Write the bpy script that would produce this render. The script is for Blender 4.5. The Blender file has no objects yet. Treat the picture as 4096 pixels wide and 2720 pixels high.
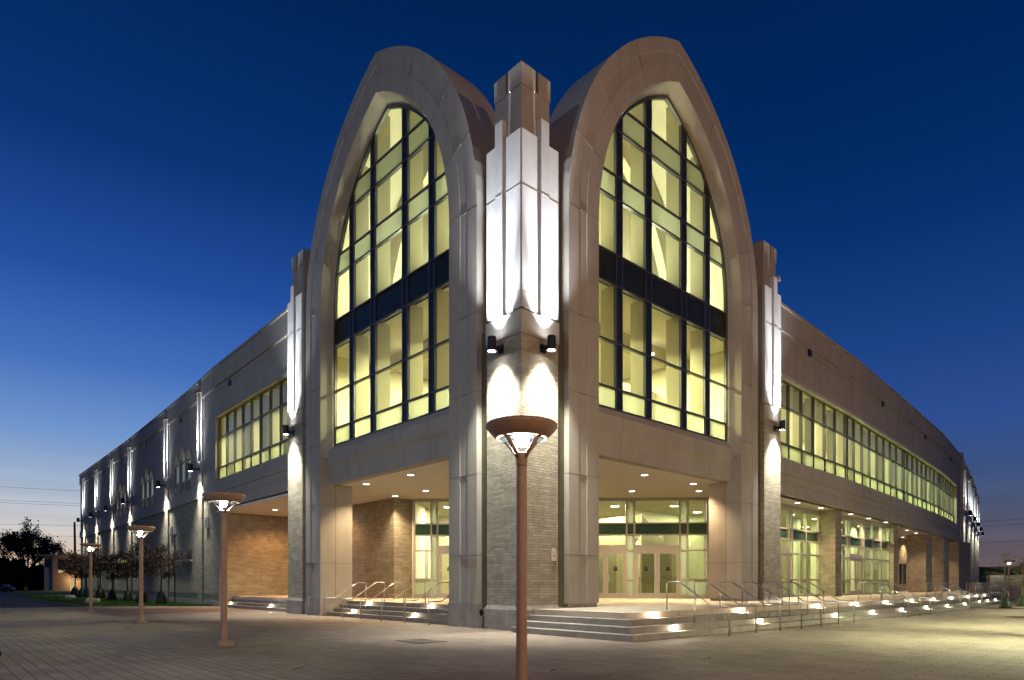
import bpy, bmesh, math, random
from mathutils import Vector, Matrix
random.seed(7)
PI = math.pi
SC = bpy.context.scene
COL = SC.collection

# ------------------------------------------------------------------ materials
def newmat(name):
    m = bpy.data.materials.new(name); m.use_nodes = True
    nt = m.node_tree; nt.nodes.clear()
    return m, nt, nt.nodes, nt.links
def coords(nt, kind='obj', scale=(1, 1, 1)):
    g = nt.nodes.new('ShaderNodeNewGeometry')
    mp = nt.nodes.new('ShaderNodeMapping'); mp.inputs['Scale'].default_value = scale
    nt.links.new(g.outputs['Position'], mp.inputs['Vector'])
    return mp.outputs[0]
def pbr(name, col, rough=0.8, metal=0.0, var=0.12, vscale=1.5, bump=0.15, bscale=60, emit=None, estr=0, spec=0.3, stains=0.0):
    m, nt, N, L = newmat(name)
    b = N.new('ShaderNodeBsdfPrincipled'); o = N.new('ShaderNodeOutputMaterial')
    L.new(b.outputs[0], o.inputs[0])
    b.inputs['Roughness'].default_value = rough; b.inputs['Metallic'].default_value = metal
    b.inputs['Specular IOR Level'].default_value = spec
    c = (*col, 1)
    if var > 0:
        v = coords(nt)
        n = N.new('ShaderNodeTexNoise'); n.inputs['Scale'].default_value = vscale; n.inputs['Detail'].default_value = 8
        n.inputs['Roughness'].default_value = 0.65
        L.new(v, n.inputs['Vector'])
        r = N.new('ShaderNodeValToRGB')
        r.color_ramp.elements[0].position = 0.3; r.color_ramp.elements[1].position = 0.7
        r.color_ramp.elements[0].color = tuple(x * (1 - var) for x in col) + (1,)
        r.color_ramp.elements[1].color = tuple(min(1, x * (1 + var)) for x in col) + (1,)
        L.new(n.outputs['Fac'], r.inputs['Fac'])
        out = r.outputs['Color']
        if stains > 0:
            v2 = coords(nt, scale=(1.2, 1.2, 0.18))
            n3 = N.new('ShaderNodeTexNoise'); n3.inputs['Scale'].default_value = 1.4; n3.inputs['Detail'].default_value = 6
            L.new(v2, n3.inputs['Vector'])
            mr = N.new('ShaderNodeMapRange'); mr.inputs['From Min'].default_value = 0.48; mr.inputs['From Max'].default_value = 0.75
            mr.inputs['To Min'].default_value = 1.0; mr.inputs['To Max'].default_value = 1 - stains
            L.new(n3.outputs['Fac'], mr.inputs['Value'])
            mx = N.new('ShaderNodeMix'); mx.data_type = 'RGBA'; mx.blend_type = 'MULTIPLY'; mx.inputs[0].default_value = 1
            L.new(out, mx.inputs[6]); L.new(mr.outputs[0], mx.inputs[7]); out = mx.outputs[2]
        L.new(out, b.inputs['Base Color'])
    else:
        b.inputs['Base Color'].default_value = c
    if bump > 0:
        v = coords(nt)
        n2 = N.new('ShaderNodeTexNoise'); n2.inputs['Scale'].default_value = bscale; n2.inputs['Detail'].default_value = 3
        L.new(v, n2.inputs['Vector'])
        bm_ = N.new('ShaderNodeBump'); bm_.inputs['Strength'].default_value = bump; bm_.inputs['Distance'].default_value = 0.01
        L.new(n2.outputs['Fac'], bm_.inputs['Height']); L.new(bm_.outputs[0], b.inputs['Normal'])
    if emit:
        b.inputs['Emission Color'].default_value = (*emit, 1); b.inputs['Emission Strength'].default_value = estr
    return m
def brickmat(name, c1, c2, mortar, bw=0.52, rh=0.086, bumpd=0.03, flat=False, msize=0.006, rough=0.9):
    m, nt, N, L = newmat(name)
    b = N.new('ShaderNodeBsdfPrincipled'); o = N.new('ShaderNodeOutputMaterial'); L.new(b.outputs[0], o.inputs[0])
    b.inputs['Roughness'].default_value = rough; b.inputs['Specular IOR Level'].default_value = 0.2
    g = N.new('ShaderNodeNewGeometry'); s = N.new('ShaderNodeSeparateXYZ'); L.new(g.outputs['Position'], s.inputs[0])
    cmb = N.new('ShaderNodeCombineXYZ')
    if flat:
        L.new(s.outputs['Y'], cmb.inputs[0]); L.new(s.outputs['X'], cmb.inputs[1])
    else:
        ad = N.new('ShaderNodeMath'); ad.operation = 'ADD'; L.new(s.outputs['X'], ad.inputs[0]); L.new(s.outputs['Y'], ad.inputs[1])
        L.new(ad.outputs[0], cmb.inputs[0]); L.new(s.outputs['Z'], cmb.inputs[1])
    t = N.new('ShaderNodeTexBrick'); L.new(cmb.outputs[0], t.inputs['Vector'])
    t.inputs['Scale'].default_value = 1; t.inputs['Brick Width'].default_value = bw; t.inputs['Row Height'].default_value = rh
    t.inputs['Mortar Size'].default_value = msize; t.inputs['Mortar Smooth'].default_value = 0.3; t.inputs['Bias'].default_value = 0.0
    t.inputs['Color1'].default_value = (*c1, 1); t.inputs['Color2'].default_value = (*c2, 1); t.inputs['Mortar'].default_value = (*mortar, 1)
    t.offset = 0.37; t.offset_frequency = 2
    n = N.new('ShaderNodeTexNoise'); n.inputs['Scale'].default_value = 2.2 if not flat else 0.9; n.inputs['Detail'].default_value = 9; n.inputs['Roughness'].default_value = 0.7
    L.new(g.outputs['Position'], n.inputs['Vector'])
    mr = N.new('ShaderNodeMapRange'); mr.inputs['From Min'].default_value = 0.3; mr.inputs['From Max'].default_value = 0.7
    mr.inputs['To Min'].default_value = 0.72; mr.inputs['To Max'].default_value = 1.18; L.new(n.outputs['Fac'], mr.inputs['Value'])
    mx = N.new('ShaderNodeMix'); mx.data_type = 'RGBA'; mx.blend_type = 'MULTIPLY'; mx.inputs[0].default_value = 1
    L.new(t.outputs['Color'], mx.inputs[6]); L.new(mr.outputs[0], mx.inputs[7]); L.new(mx.outputs[2], b.inputs['Base Color'])
    # every brick a little prouder or deeper than its neighbour
    rgb = N.new('ShaderNodeRGBToBW'); L.new(t.outputs['Color'], rgb.inputs[0])
    n2 = N.new('ShaderNodeTexNoise'); n2.inputs['Scale'].default_value = 30; L.new(g.outputs['Position'], n2.inputs['Vector'])
    m1 = N.new('ShaderNodeMath'); m1.operation = 'MULTIPLY_ADD'; L.new(rgb.outputs[0], m1.inputs[0]); m1.inputs[1].default_value = 2.0
    L.new(n2.outputs['Fac'], m1.inputs[2])
    m2 = N.new('ShaderNodeMath'); m2.operation = 'MULTIPLY_ADD'; L.new(t.outputs['Fac'], m2.inputs[0]); m2.inputs[1].default_value = -1.2
    L.new(m1.outputs[0], m2.inputs[2])
    bp = N.new('ShaderNodeBump'); bp.inputs['Strength'].default_value = 0.8; bp.inputs['Distance'].default_value = bumpd
    L.new(m2.outputs[0], bp.inputs['Height']); L.new(bp.outputs[0], b.inputs['Normal'])
    return m
def glassmat(name, tint=(0.9, 0.97, 0.9), refl=1.0, rough=0.02):
    m, nt, N, L = newmat(name)
    o = N.new('ShaderNodeOutputMaterial'); mx = N.new('ShaderNodeMixShader')
    tr = N.new('ShaderNodeBsdfTransparent'); tr.inputs[0].default_value = (*tint, 1)
    gl = N.new('ShaderNodeBsdfGlossy'); gl.inputs['Roughness'].default_value = rough
    lw = N.new('ShaderNodeLayerWeight'); lw.inputs[0].default_value = .5
    pw = N.new('ShaderNodeMath'); pw.operation = 'POWER'; pw.inputs[1].default_value = 4.5; L.new(lw.outputs['Facing'], pw.inputs[0])
    ml = N.new('ShaderNodeMath'); ml.operation = 'MULTIPLY_ADD'; ml.inputs[1].default_value = .9 * refl; ml.inputs[2].default_value = .07 * refl
    L.new(pw.outputs[0], ml.inputs[0]); L.new(ml.outputs[0], mx.inputs[0]); L.new(tr.outputs[0], mx.inputs[1]); L.new(gl.outputs[0], mx.inputs[2])
    L.new(mx.outputs[0], o.inputs[0])
    return m
def frostmat(name, col=(0.72, 0.8, 0.6)):
    m, nt, N, L = newmat(name)
    o = N.new('ShaderNodeOutputMaterial'); mx = N.new('ShaderNodeMixShader'); mx.inputs[0].default_value = 0.75
    d = N.new('ShaderNodeBsdfDiffuse'); d.inputs[0].default_value = (0.35, 0.37, 0.3, 1)
    t = N.new('ShaderNodeBsdfTranslucent'); t.inputs[0].default_value = (*col, 1)
    L.new(d.outputs[0], mx.inputs[1]); L.new(t.outputs[0], mx.inputs[2])
    gl = N.new('ShaderNodeBsdfGlossy'); gl.inputs['Roughness'].default_value = 0.15
    m2 = N.new('ShaderNodeMixShader'); m2.inputs[0].default_value = 0.05
    L.new(mx.outputs[0], m2.inputs[1]); L.new(gl.outputs[0], m2.inputs[2]); L.new(m2.outputs[0], o.inputs[0])
    return m
def emis(name, col, s):
    m, nt, N, L = newmat(name)
    o = N.new('ShaderNodeOutputMaterial'); e = N.new('ShaderNodeEmission')
    e.inputs[0].default_value = (*col, 1); e.inputs[1].default_value = s; L.new(e.outputs[0], o.inputs[0]); return m

M = {}
M['precast'] = pbr('precast', (0.375, 0.34, 0.29), var=0.08, vscale=0.9, bump=0.3, bscale=45, stains=0.13)
M['panel'] = pbr('panel', (0.50, 0.49, 0.46), var=0.07, vscale=1.2, bump=0.2, bscale=50, stains=0.1)
M['joint'] = pbr('joint', (0.17, 0.155, 0.13), var=0, bump=0)
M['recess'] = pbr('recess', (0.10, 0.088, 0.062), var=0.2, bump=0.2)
M['stone'] = pbr('stone', (0.30, 0.27, 0.24), var=0.2, vscale=2.5, bump=0.5, bscale=25, stains=0.25)
M['step'] = pbr('step', (0.27, 0.24, 0.205), var=0.2, vscale=3, bump=0.4, bscale=40)
M['brick'] = brickmat('brick', (0.45, 0.40, 0.31), (0.33, 0.29, 0.22), (0.20, 0.17, 0.13))
M['paver'] = brickmat('paver', (0.35, 0.275, 0.215), (0.295, 0.23, 0.18), (0.14, 0.11, 0.085), bw=0.8, rh=0.21, bumpd=0.007, flat=True, msize=0.011, rough=0.75)
M['porchfloor'] = pbr('porchfloor', (0.56, 0.47, 0.36), var=0.15, vscale=2, bump=0.3, rough=0.6)
M['soffit'] = pbr('soffit', (0.88, 0.80, 0.68), var=0.04, bump=0.1)
M['alu'] = pbr('alu', (0.43, 0.405, 0.355), rough=0.45, metal=0.3, var=0.05, bump=0.05)
M['mullion'] = pbr('mullion', (0.09, 0.09, 0.095), rough=0.35, metal=0.4, var=0.05, bump=0)
M['navy'] = pbr('navy', (0.016, 0.024, 0.045), rough=0.3, var=0.1, bump=0, spec=0.25)
M['darkpanel'] = pbr('darkpanel', (0.020, 0.026, 0.016), rough=0.25, var=0.3, bump=0, spec=0.2)
M['greenpanel'] = pbr('greenpanel', (0.03, 0.075, 0.045), rough=0.15, var=0.2, bump=0, spec=0.5)
M['frost'] = frostmat('frost', (0.31, 0.34, 0.22))
M['glass'] = glassmat('glass', (0.86, 0.90, 0.72))
M['glass_clear'] = glassmat('glass_clear', (0.95, 0.98, 0.88))
M['doorglass'] = glassmat('doorglass', (0.5, 0.5, 0.38))
M['cream'] = pbr('cream', (0.76, 0.72, 0.56), var=0.03, bump=0, rough=0.9)
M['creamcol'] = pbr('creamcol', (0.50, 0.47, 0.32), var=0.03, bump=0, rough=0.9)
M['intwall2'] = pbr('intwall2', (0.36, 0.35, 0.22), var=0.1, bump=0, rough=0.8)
M['intfloor'] = pbr('intfloor', (0.62, 0.56, 0.38), var=0.1, bump=0, rough=0.3)
M['steel'] = pbr('steel', (0.55, 0.53, 0.50), rough=0.28, metal=1.0, var=0.05, bump=0)
M['darkmetal'] = pbr('darkmetal', (0.03, 0.032, 0.035), rough=0.4, metal=0.5, var=0.1, bump=0)
M['lamp'] = pbr('lamp', (0.34, 0.235, 0.175), rough=0.5, metal=0.15, var=0.12, vscale=4, bump=0.1)
M['conc'] = pbr('conc', (0.34, 0.26, 0.21), var=0.2, vscale=6, bump=0.6, bscale=30)
M['grass'] = pbr('grass', (0.07, 0.14, 0.03), var=0.5, vscale=1.1, bump=0.8, bscale=30, rough=1)
M['soil'] = pbr('soil', (0.075, 0.04, 0.022), var=0.4, vscale=8, bump=1, bscale=20, rough=1)
M['asphalt'] = pbr('asphalt', (0.06, 0.055, 0.05), var=0.3, vscale=2, bump=0.5, bscale=50)
M['bark'] = pbr('bark', (0.06, 0.045, 0.035), var=0.3, vscale=9, bump=0.6, bscale=30)
M['leaf'] = pbr('leaf', (0.055, 0.028, 0.02), var=0.45, vscale=3, bump=0, rough=0.7)
M['leafdark'] = pbr('leafdark', (0.025, 0.028, 0.018), var=0.4, vscale=1.5, bump=0, rough=0.8)
M['twig'] = pbr('twig', (0.16, 0.14, 0.08), var=0.3, vscale=4, bump=0, rough=0.8)
M['bag'] = pbr('bag', (0.018, 0.022, 0.018), rough=0.45, var=0.3, vscale=6, bump=0.9, bscale=9)
M['greenbag'] = pbr('greenbag', (0.018, 0.026, 0.016), rough=0.5, var=0.3, vscale=5, bump=0.9, bscale=8)
M['yellow'] = pbr('yellow', (0.55, 0.36, 0.05), var=0.2, bump=0.1)
M['white'] = pbr('white', (0.75, 0.73, 0.70), var=0.03, bump=0)
M['red'] = pbr('red', (0.5, 0.03, 0.02), var=0, bump=0)
M['black'] = pbr('black', (0.012, 0.012, 0.014), var=0, bump=0, rough=0.4)
M['housewall'] = pbr('housewall', (0.30, 0.22, 0.15), var=0.15, bump=0.3)
M['houseside'] = pbr('houseside', (0.16, 0.20, 0.24), var=0.15, bump=0.3)
M['tarp'] = pbr('tarp', (0.004, 0.0035, 0.004), rough=0.9, var=0.2, bump=0.4, bscale=6)
M['plastic'] = pbr('plastic', (0.5, 0.45, 0.35), rough=0.4, var=0.2, bump=0.5, bscale=6)
M['yellowstone'] = pbr('yellowstone', (0.50, 0.42, 0.27), var=0.1, bump=0.2)
M['room_glow'] = emis('room_glow', (0.74, 0.92, 1.0), 0.42)  # emissive colour standing in for bluish room light
M['e_cool'] = emis('e_cool', (0.93, 0.97, 1.0), 60)
M['e_step'] = emis('e_step', (1.0, 0.90, 0.66), 22)
M['e_down'] = emis('e_down', (1.0, 0.90, 0.74), 7)
M['e_bulb'] = emis('e_bulb', (0.86, 1.0, 1.0), 50)
M['e_win'] = emis('e_win', (1.0, 0.85, 0.35), 0.55)
M['e_house'] = emis('e_house', (1.0, 0.72, 0.33), 0.55)
M['carpaint'] = pbr('carpaint', (0.01, 0.012, 0.018), rough=0.2, var=0, bump=0, spec=0.6)
M['green'] = pbr('green', (0.02, 0.10, 0.03), var=0, bump=0)

# ------------------------------------------------------------------ mesh builder
class MB:
    def __init__(s): s.v = []; s.f = []
    def add(s, vs, fs):
        o = len(s.v); s.v += [tuple(p) for p in vs]; s.f += [tuple(i + o for i in f) for f in fs]
    def box(s, x0, x1, y0, y1, z0, z1, mp=None):
        vs = [(x, y, z) for z in (z0, z1) for y in (y0, y1) for x in (x0, x1)]
        if mp: vs = [mp(*p) for p in vs]
        s.add(vs, [(0, 1, 3, 2), (4, 6, 7, 5), (0, 4, 5, 1), (2, 3, 7, 6), (0, 2, 6, 4), (1, 5, 7, 3)])
        return s
    def prism(s, poly, z0, z1):
        n = len(poly); z0f = z0 if callable(z0) else (lambda x, y: z0); z1f = z1 if callable(z1) else (lambda x, y: z1)
        vs = [(x, y, z0f(x, y)) for x, y in poly] + [(x, y, z1f(x, y)) for x, y in poly]
        fs = [tuple(range(n))[::-1], tuple(range(n, 2 * n))] + [(i, (i + 1) % n, n + (i + 1) % n, n + i) for i in range(n)]
        s.add(vs, fs); return s
    def loft(s, rings, closed=True, caps=False):
        n = len(rings[0]); vs = [p for r in rings for p in r]; fs = []
        for a in range(len(rings) - 1):
            for i in range(n if closed else n - 1):
                j = (i + 1) % n
                fs.append((a * n + i, a * n + j, (a + 1) * n + j, (a + 1) * n + i))
        if caps:
            fs.append(tuple(range(n))[::-1]); fs.append(tuple((len(rings) - 1) * n + i for i in range(n)))
        s.add(vs, fs); return s
    def lathe(s, prof, c=(0, 0, 0), n=20, caps=True):
        rings = [[(c[0] + r * math.cos(2 * PI * i / n), c[1] + r * math.sin(2 * PI * i / n), c[2] + z) for i in range(n)] for r, z in prof]
        return s.loft(rings, True, caps)
    def tube(s, pts, r, n=8, caps=True):
        pts = [Vector(p) for p in pts]; rr = r if isinstance(r, (list, tuple)) else [r] * len(pts)
        rings = []
        up = Vector((0, 0, 1))
        for i, p in enumerate(pts):
            t = (pts[min(i + 1, len(pts) - 1)] - pts[max(i - 1, 0)]).normalized()
            a = t.cross(up)
            if a.length < 0.05: a = t.cross(Vector((1, 0, 0)))
            a.normalize(); b = t.cross(a).normalized()
            rings.append([tuple(p + rr[i] * (math.cos(2 * PI * k / n) * a + math.sin(2 * PI * k / n) * b)) for k in range(n)])
        return s.loft(rings, True, caps)
    def build(s, name, mat, parent=None, smooth=False, bevel=0, loc=None):
        me = bpy.data.meshes.new(name); me.from_pydata(s.v, [], s.f)
        bm = bmesh.new(); bm.from_mesh(me)
        bmesh.ops.recalc_face_normals(bm, faces=bm.faces)
        bm.to_mesh(me); bm.free()
        if smooth:
            for p in me.polygons: p.use_smooth = True
        me.materials.append(M[mat] if isinstance(mat, str) else mat)
        o = bpy.data.objects.new(name, me); COL.objects.link(o)
        if loc: o.location = loc
        if parent: o.parent = parent; 
        if parent and parent.type == 'EMPTY' and not loc: o.matrix_parent_inverse = parent.matrix_basis.inverted()
        if parent and parent.type == 'MESH' and parent.location.length > 0: o.matrix_parent_inverse = parent.matrix_basis.inverted()
        if bevel:
            b = o.modifiers.new('bevel', 'BEVEL'); b.width = bevel; b.segments = 2; b.limit_method = 'ANGLE'
        return o
def empty(name, loc, label, cat, group=None):
    e = bpy.data.objects.new(name, None); COL.objects.link(e); e.location = loc; e.empty_display_size = 0.2
    return tag(e, label, cat, group)
def tag(o, label, cat, group=None):
    o['label'] = label; o['category'] = cat
    if group: o['group'] = group
    return o
def kind(o, k='structure'): o['kind'] = k; return o
def copy_tree(o, parent=None):
    c = o.copy(); COL.objects.link(c)
    if parent: c.parent = parent
    for ch in o.children: copy_tree(ch, c)
    return c
def lite(kindl, loc, power, col, parent=None, radius=0.05, target=None, angle=60, blend=0.6, size=0.4, name='light'):
    l = bpy.data.lights.new(name, kindl); l.energy = power; l.color = col
    if kindl in ('POINT', 'SPOT'): l.shadow_soft_size = radius
    if kindl == 'SPOT': l.spot_size = math.radians(angle); l.spot_blend = blend
    if kindl == 'AREA': l.shape = 'DISK'; l.size = size
    o = bpy.data.objects.new(name, l); COL.objects.link(o); o.location = loc
    if target is not None:
        o.rotation_euler = (Vector(target) - Vector(loc)).to_track_quat('-Z', 'Y').to_euler()
    if parent:
        o.parent = parent; o.matrix_parent_inverse = parent.matrix_basis.inverted()
    return o
LM = lambda s, d, z: (d, s, z)
RM = lambda s, d, z: (s, d, z)
def interp(P):
    def f(s):
        if s <= P[0][0]: return P[0][1]
        for (a, b), (c, d) in zip(P, P[1:]):
            if s <= c: return b + (d - b) * (s - a) / (c - a)
        return P[-1][1]
    return f
DLP = [(15.3, .5), (31, .85), (37, 1.2), (46, 1.5), (60, 1.9), (88.2, 2.2)]
DRP = [(15.3, .65), (30.3, 1.4), (45.4, 2.6), (60, 3.9), (75, 5.8), (87, 7.75), (97, 9.55), (107.3, 11.4), (122, 14.2)]
DL = interp(DLP); DR = interp(DRP)
def strip(mb, mp, D, s0, s1, d0, d1, z0, z1, nodes):
    """a wall strip that follows the facade line; d0,d1 offsets from it"""
    ss = sorted({s0, s1} | {a for a, b in nodes if s0 < a < s1})
    for a, b in zip(ss, ss[1:]):
        poly = [(a, D(a) + d0), (b, D(b) + d0), (b, D(b) + d1), (a, D(a) + d1)]
        vs = [mp(x, y, z) for z in (z0, z1) for x, y in poly]
        mb.add(vs, [(0, 1, 2, 3), (4, 5, 6, 7), (0, 1, 5, 4), (1, 2, 6, 5), (2, 3, 7, 6), (3, 0, 4, 7)])

# ------------------------------------------------------------------ building
B = empty('arena_building', (0, 0, 0), 'large beige precast and brick arena with two lit pointed arch windows at its corner', 'building')

SA, ZS, RO, HW = 8.75, 14.3, 9.6, 6.55
def arch_pts(o, zb, n=22):
    """outline of the pointed arch, offset o inwards from the outer edge"""
    r = RO - o; c1 = SA - HW + RO; c2 = SA + HW - RO
    a1 = math.acos((c1 - SA) / r)
    L_ = [(SA - HW + o, zb)] + [(c1 - r * math.cos(a1 * i / n), ZS + r * math.sin(a1 * i / n)) for i in range(n + 1)]
    R_ = [(2 * SA - s, z) for s, z in L_[::-1]][1:]
    return L_ + R_
def ztop(s, o):
    r = RO - o; c1 = SA - HW + RO; c2 = SA + HW - RO
    c = c1 if s <= SA else c2
    q = r * r - (c - s) ** 2
    return ZS + math.sqrt(max(0, q))

def arch_side(mp, sidename):
    # front ring with its shallow channel and the splayed reveal
    mb = MB()
    prof = [(0.0, .9), (0.0, 0.0), (.5, 0.0), (.51, .025), (.92, .025), (.93, 0.0), (1.55, 0.0), (1.78, .72)]
    rings = [[mp(s, d, z) for s, z in arch_pts(o, 7.4)] for o, d in prof]
    mb.loft(rings, closed=False)
    # back of the ring inside
    ring = mb.build('precast_arch', 'precast', B)
    # outer shell of the ring and its back
    mb = MB(); pz = arch_pts(0, 14.0)
    mb.loft([[mp(s, .9, z) for s, z in pz], [mp(s, 1.9, z) for s, z in pz]], closed=False)
    mb.loft([[mp(s, 1.9, z) for s, z in pz], [mp(s, 1.9, z) for s, z in arch_pts(.9, 14.0)]], closed=False)
    mb.build('arch_back', 'precast', ring)
    mb = MB(); pi_ = arch_pts(.9, 13.8); dv = lambda s, k: min(s - k, 4.6) if s <= SA else 4.6
    mb.loft([[mp(s, .74, z) for s, z in pi_], [mp(s, dv(s, 0), z) for s, z in pi_]], closed=False)
    P = [p for p in pi_ if p[0] > 4.6]; P = [(4.6, 13.8), (4.6, ztop(4.6, .9))] + P
    mb.add([mp(s, 4.6, z) for s, z in P], [tuple(range(len(P)))])
    v2 = arch_pts(.75, 13.9); m2 = MB(); m2.loft([[mp(s, 1.9, z) for s, z in v2], [mp(s, max(1.95, min(s, 4.75)) if s < SA else 4.75, z) for s, z in v2]], closed=False)
    m2.add([mp(s, 4.76, z) for s, z in v2 if s > 4.76] + [mp(4.76, 4.76, 13.9)], [tuple(range(len([1 for s, z in v2 if s > 4.76]) + 1))])
    m2.build('vault_roof', 'asphalt', ring)
    r1 = [mp(s, .74, z) for s, z in arch_pts(.3, 7.4)]; r2 = [mp(s, .74, z) for s, z in arch_pts(1.76, 7.4)]
    mb.loft([r1, r2], closed=False)
    mb.build('vault_lining', 'cream', ring)
    rb = MB(); rb.loft([[mp(s, d, z) for s, z in arch_pts(o_, 13.82)] for o_, d in ((1.0, 3.3), (2.3, 3.3), (2.3, 3.7), (1.0, 3.7))], closed=False)
    rb.build('vault_rib', 'cream', ring)
    MB().box(2.202, 2.45, .9, 2.2, 7.4, 14.0, mp).build('side_wall', 'precast', B)
    MB().box(15.05, 15.298, 1.66, 9.5, 6.36, 14.1, mp).build('side_wall', 'precast', B)
    MB().box(2.455, 2.5, .76, 2.5, 6.6, 12.8, mp).build('interior_wall', 'cream', B)
    MB().box(15.0, 15.045, .76, 9.5, 6.6, 12.8, mp).build('interior_wall', 'cream', B)
    MB().box(9.5, 15.0, 9.4, 9.5, 6.6, 12.8, mp).build('interior_wall', 'cream', B)
    # joints across the ring
    mb = MB()
    pts = arch_pts(0, 7.4); pin = arch_pts(1.55, 7.4)
    for i in (1, 6, 11, 17):
        for k in (i, len(pts) - 1 - i):
            p, q = pts[k], pin[k]
            dx, dz = q[0] - p[0], q[1] - p[1]; l = math.hypot(dx, dz); nx, nz = -dz / l * .007, dx / l * .007
            vs = []
            for dd in (-.004, .02):
                vs += [mp(p[0] + nx, dd, p[1] + nz), mp(q[0] + nx, dd, q[1] + nz), mp(q[0] - nx, dd, q[1] - nz), mp(p[0] - nx, dd, p[1] - nz)]
            mb.add(vs, [(0, 1, 2, 3), (4, 5, 6, 7), (0, 1, 5, 4), (1, 2, 6, 5), (2, 3, 7, 6), (3, 0, 4, 7)])
    for z in (8.02, 10.7):
        for s0, s1 in ((2.196, 3.75), (13.75, 15.304)):
            mb.box(s0, s1, -.004, .3, z, z + .015, mp)
    mb.build('panel_joint', 'joint', ring)
    # lower legs
    for s0, s1, near in ((2.2, 3.75, True), (13.75, 15.3, False)):
        mb = MB(); zb = .82 if near == (mp is LM) or True else .9
        out, inn = (s0, s1) if near else (s1, s0); g = 1 if near else -1
        poly = [(out, 1.65), (out, 0), (out + g * .5, 0), (out + g * .51, .025), (out + g * .92, .025), (out + g * .93, 0), (inn, 0), (inn, 1.65)]
        zt = 7.4
        vs = [mp(x, y, z) for z in (.82, zt) for x, y in poly]; n = len(poly)
        mb.add(vs, [tuple(range(n)), tuple(range(n, 2 * n))] + [(i, (i + 1) % n, n + (i + 1) % n, n + i) for i in range(n)])
        leg = mb.build('arch_leg', 'precast', B)
        mb = MB(); e = -.03 if (mp is LM) else .05
        mb.box(min(s0, s1) + e, max(s0, s1) - e, e + .004, 1.65 - e, 0.0, .815, mp)
        mb.build('stone_base', 'stone', leg)
        mb = MB()
        for z in (2.47, 5.22):
            mb.box(s0 - .003, s1 + .003, -.003, 1.653, z, z + .015, mp)
        if not near: mb.box(inn - .004, inn + .1, .76, .785, .82, 6.2, mp)
        mb.build('panel_joint', 'joint', leg)
    # beam under the window
    mb = MB()
    prof = [(.95, 6.2), (.52, 6.2), (.52, 7.05), (.40, 7.15), (.40, 7.72), (.48, 7.82), (.60, 8.02), (.95, 8.02)]
    for_ = [[mp(s, d, z) for d, z in prof] for s in (3.6, 13.9)]
    mb.loft(for_, closed=True, caps=True)
    beam = mb.build('arch_beam', 'precast', B)
    mb = MB()
    for s in (5.6, 11.9):
        mb.box(s, s + .02, .395, .5, 7.16, 7.74, mp); mb.box(s, s + .02, .516, .6, 6.2, 7.04, mp)
    mb.build('panel_joint', 'joint', beam)
    # window
    fr = MB(); W = [4.0, 5.47, 5.82, 7.32, 7.68, 9.82, 10.18, 11.68, 12.03, 13.5]
    Z = [8.04, 8.83, 10.56, 12.72, 13.88, 15.98, 16.85, 18.61, 19.57]
    o = 1.80
    for i, s in enumerate(W[1:-1]):
        zt = ztop(s, o); fr.box(s - .03, s + .03, .58, .70, 8.02, zt, mp)
    for z in Z:
        if z < ZS: s0, s1 = SA - HW + o, SA + HW - o
        else:
            r = RO - o; dx = math.sqrt(r * r - (z - ZS) ** 2); s0 = SA - HW + RO - dx; s1 = 2 * SA - s0
        fr.box(s0, s1, .57, .71, z - .035, z + .035, mp)
    P1 = arch_pts(1.76, 8.02); P2 = arch_pts(1.88, 8.02)
    fr.loft([[mp(s, .56, z) for s, z in P1], [mp(s, .56, z) for s, z in P2], [mp(s, .7, z) for s, z in P2]], closed=False)
    frame = fr.build('arch_window', 'mullion', B)
    clear, frost, dark, navy = MB(), MB(), MB(), MB()
    cols = list(zip([SA - HW + o] + W[1:-1], W[1:-1] + [SA + HW - o]))
    rows = list(zip(Z, Z[1:] + [30]))
    for ci, (a, b) in enumerate(cols):
        isnavy = ci in (1, 3, 5, 7)
        for ri, (z0, z1) in enumerate(rows):
            if isnavy: continue
            top = [(a + (b - a) * k / 8, min(z1, ztop(a + (b - a) * k / 8, o))) for k in range(9)]
            top = [p for p in top if p[1] > z0 + .02]
            if len(top) < 2: continue
            poly = [(top[-1][0], z0), (top[0][0], z0)] + top
            tgt = dark if ri == 3 else frost if ri in (0, 5, 7) else clear
            tgt.add([mp(s, .64, z) for s, z in poly], [tuple(range(len(poly)))])
        if isnavy:
            top = [(a + (b - a) * k / 4, ztop(a + (b - a) * k / 4, o)) for k in range(5)]
            poly = [(b, 8.04), (a, 8.04)] + top
            navy.add([mp(s, .62, z) for s, z in poly], [tuple(range(len(poly)))])
    clear.build('window_glass', 'glass', frame); frost.build('frosted_panel', 'frost', frame)
    dark.build('spandrel_panel', 'darkpanel', frame); navy.build('mullion_cover', 'navy', frame)
    # interior fins behind the mullions
    for a, b in ((5.45, 5.84), (7.30, 7.70), (9.80, 10.2), (11.66, 12.05)):
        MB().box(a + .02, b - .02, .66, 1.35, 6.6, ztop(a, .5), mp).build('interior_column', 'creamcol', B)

arch_side(LM, 'L'); arch_side(RM, 'R')
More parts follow.
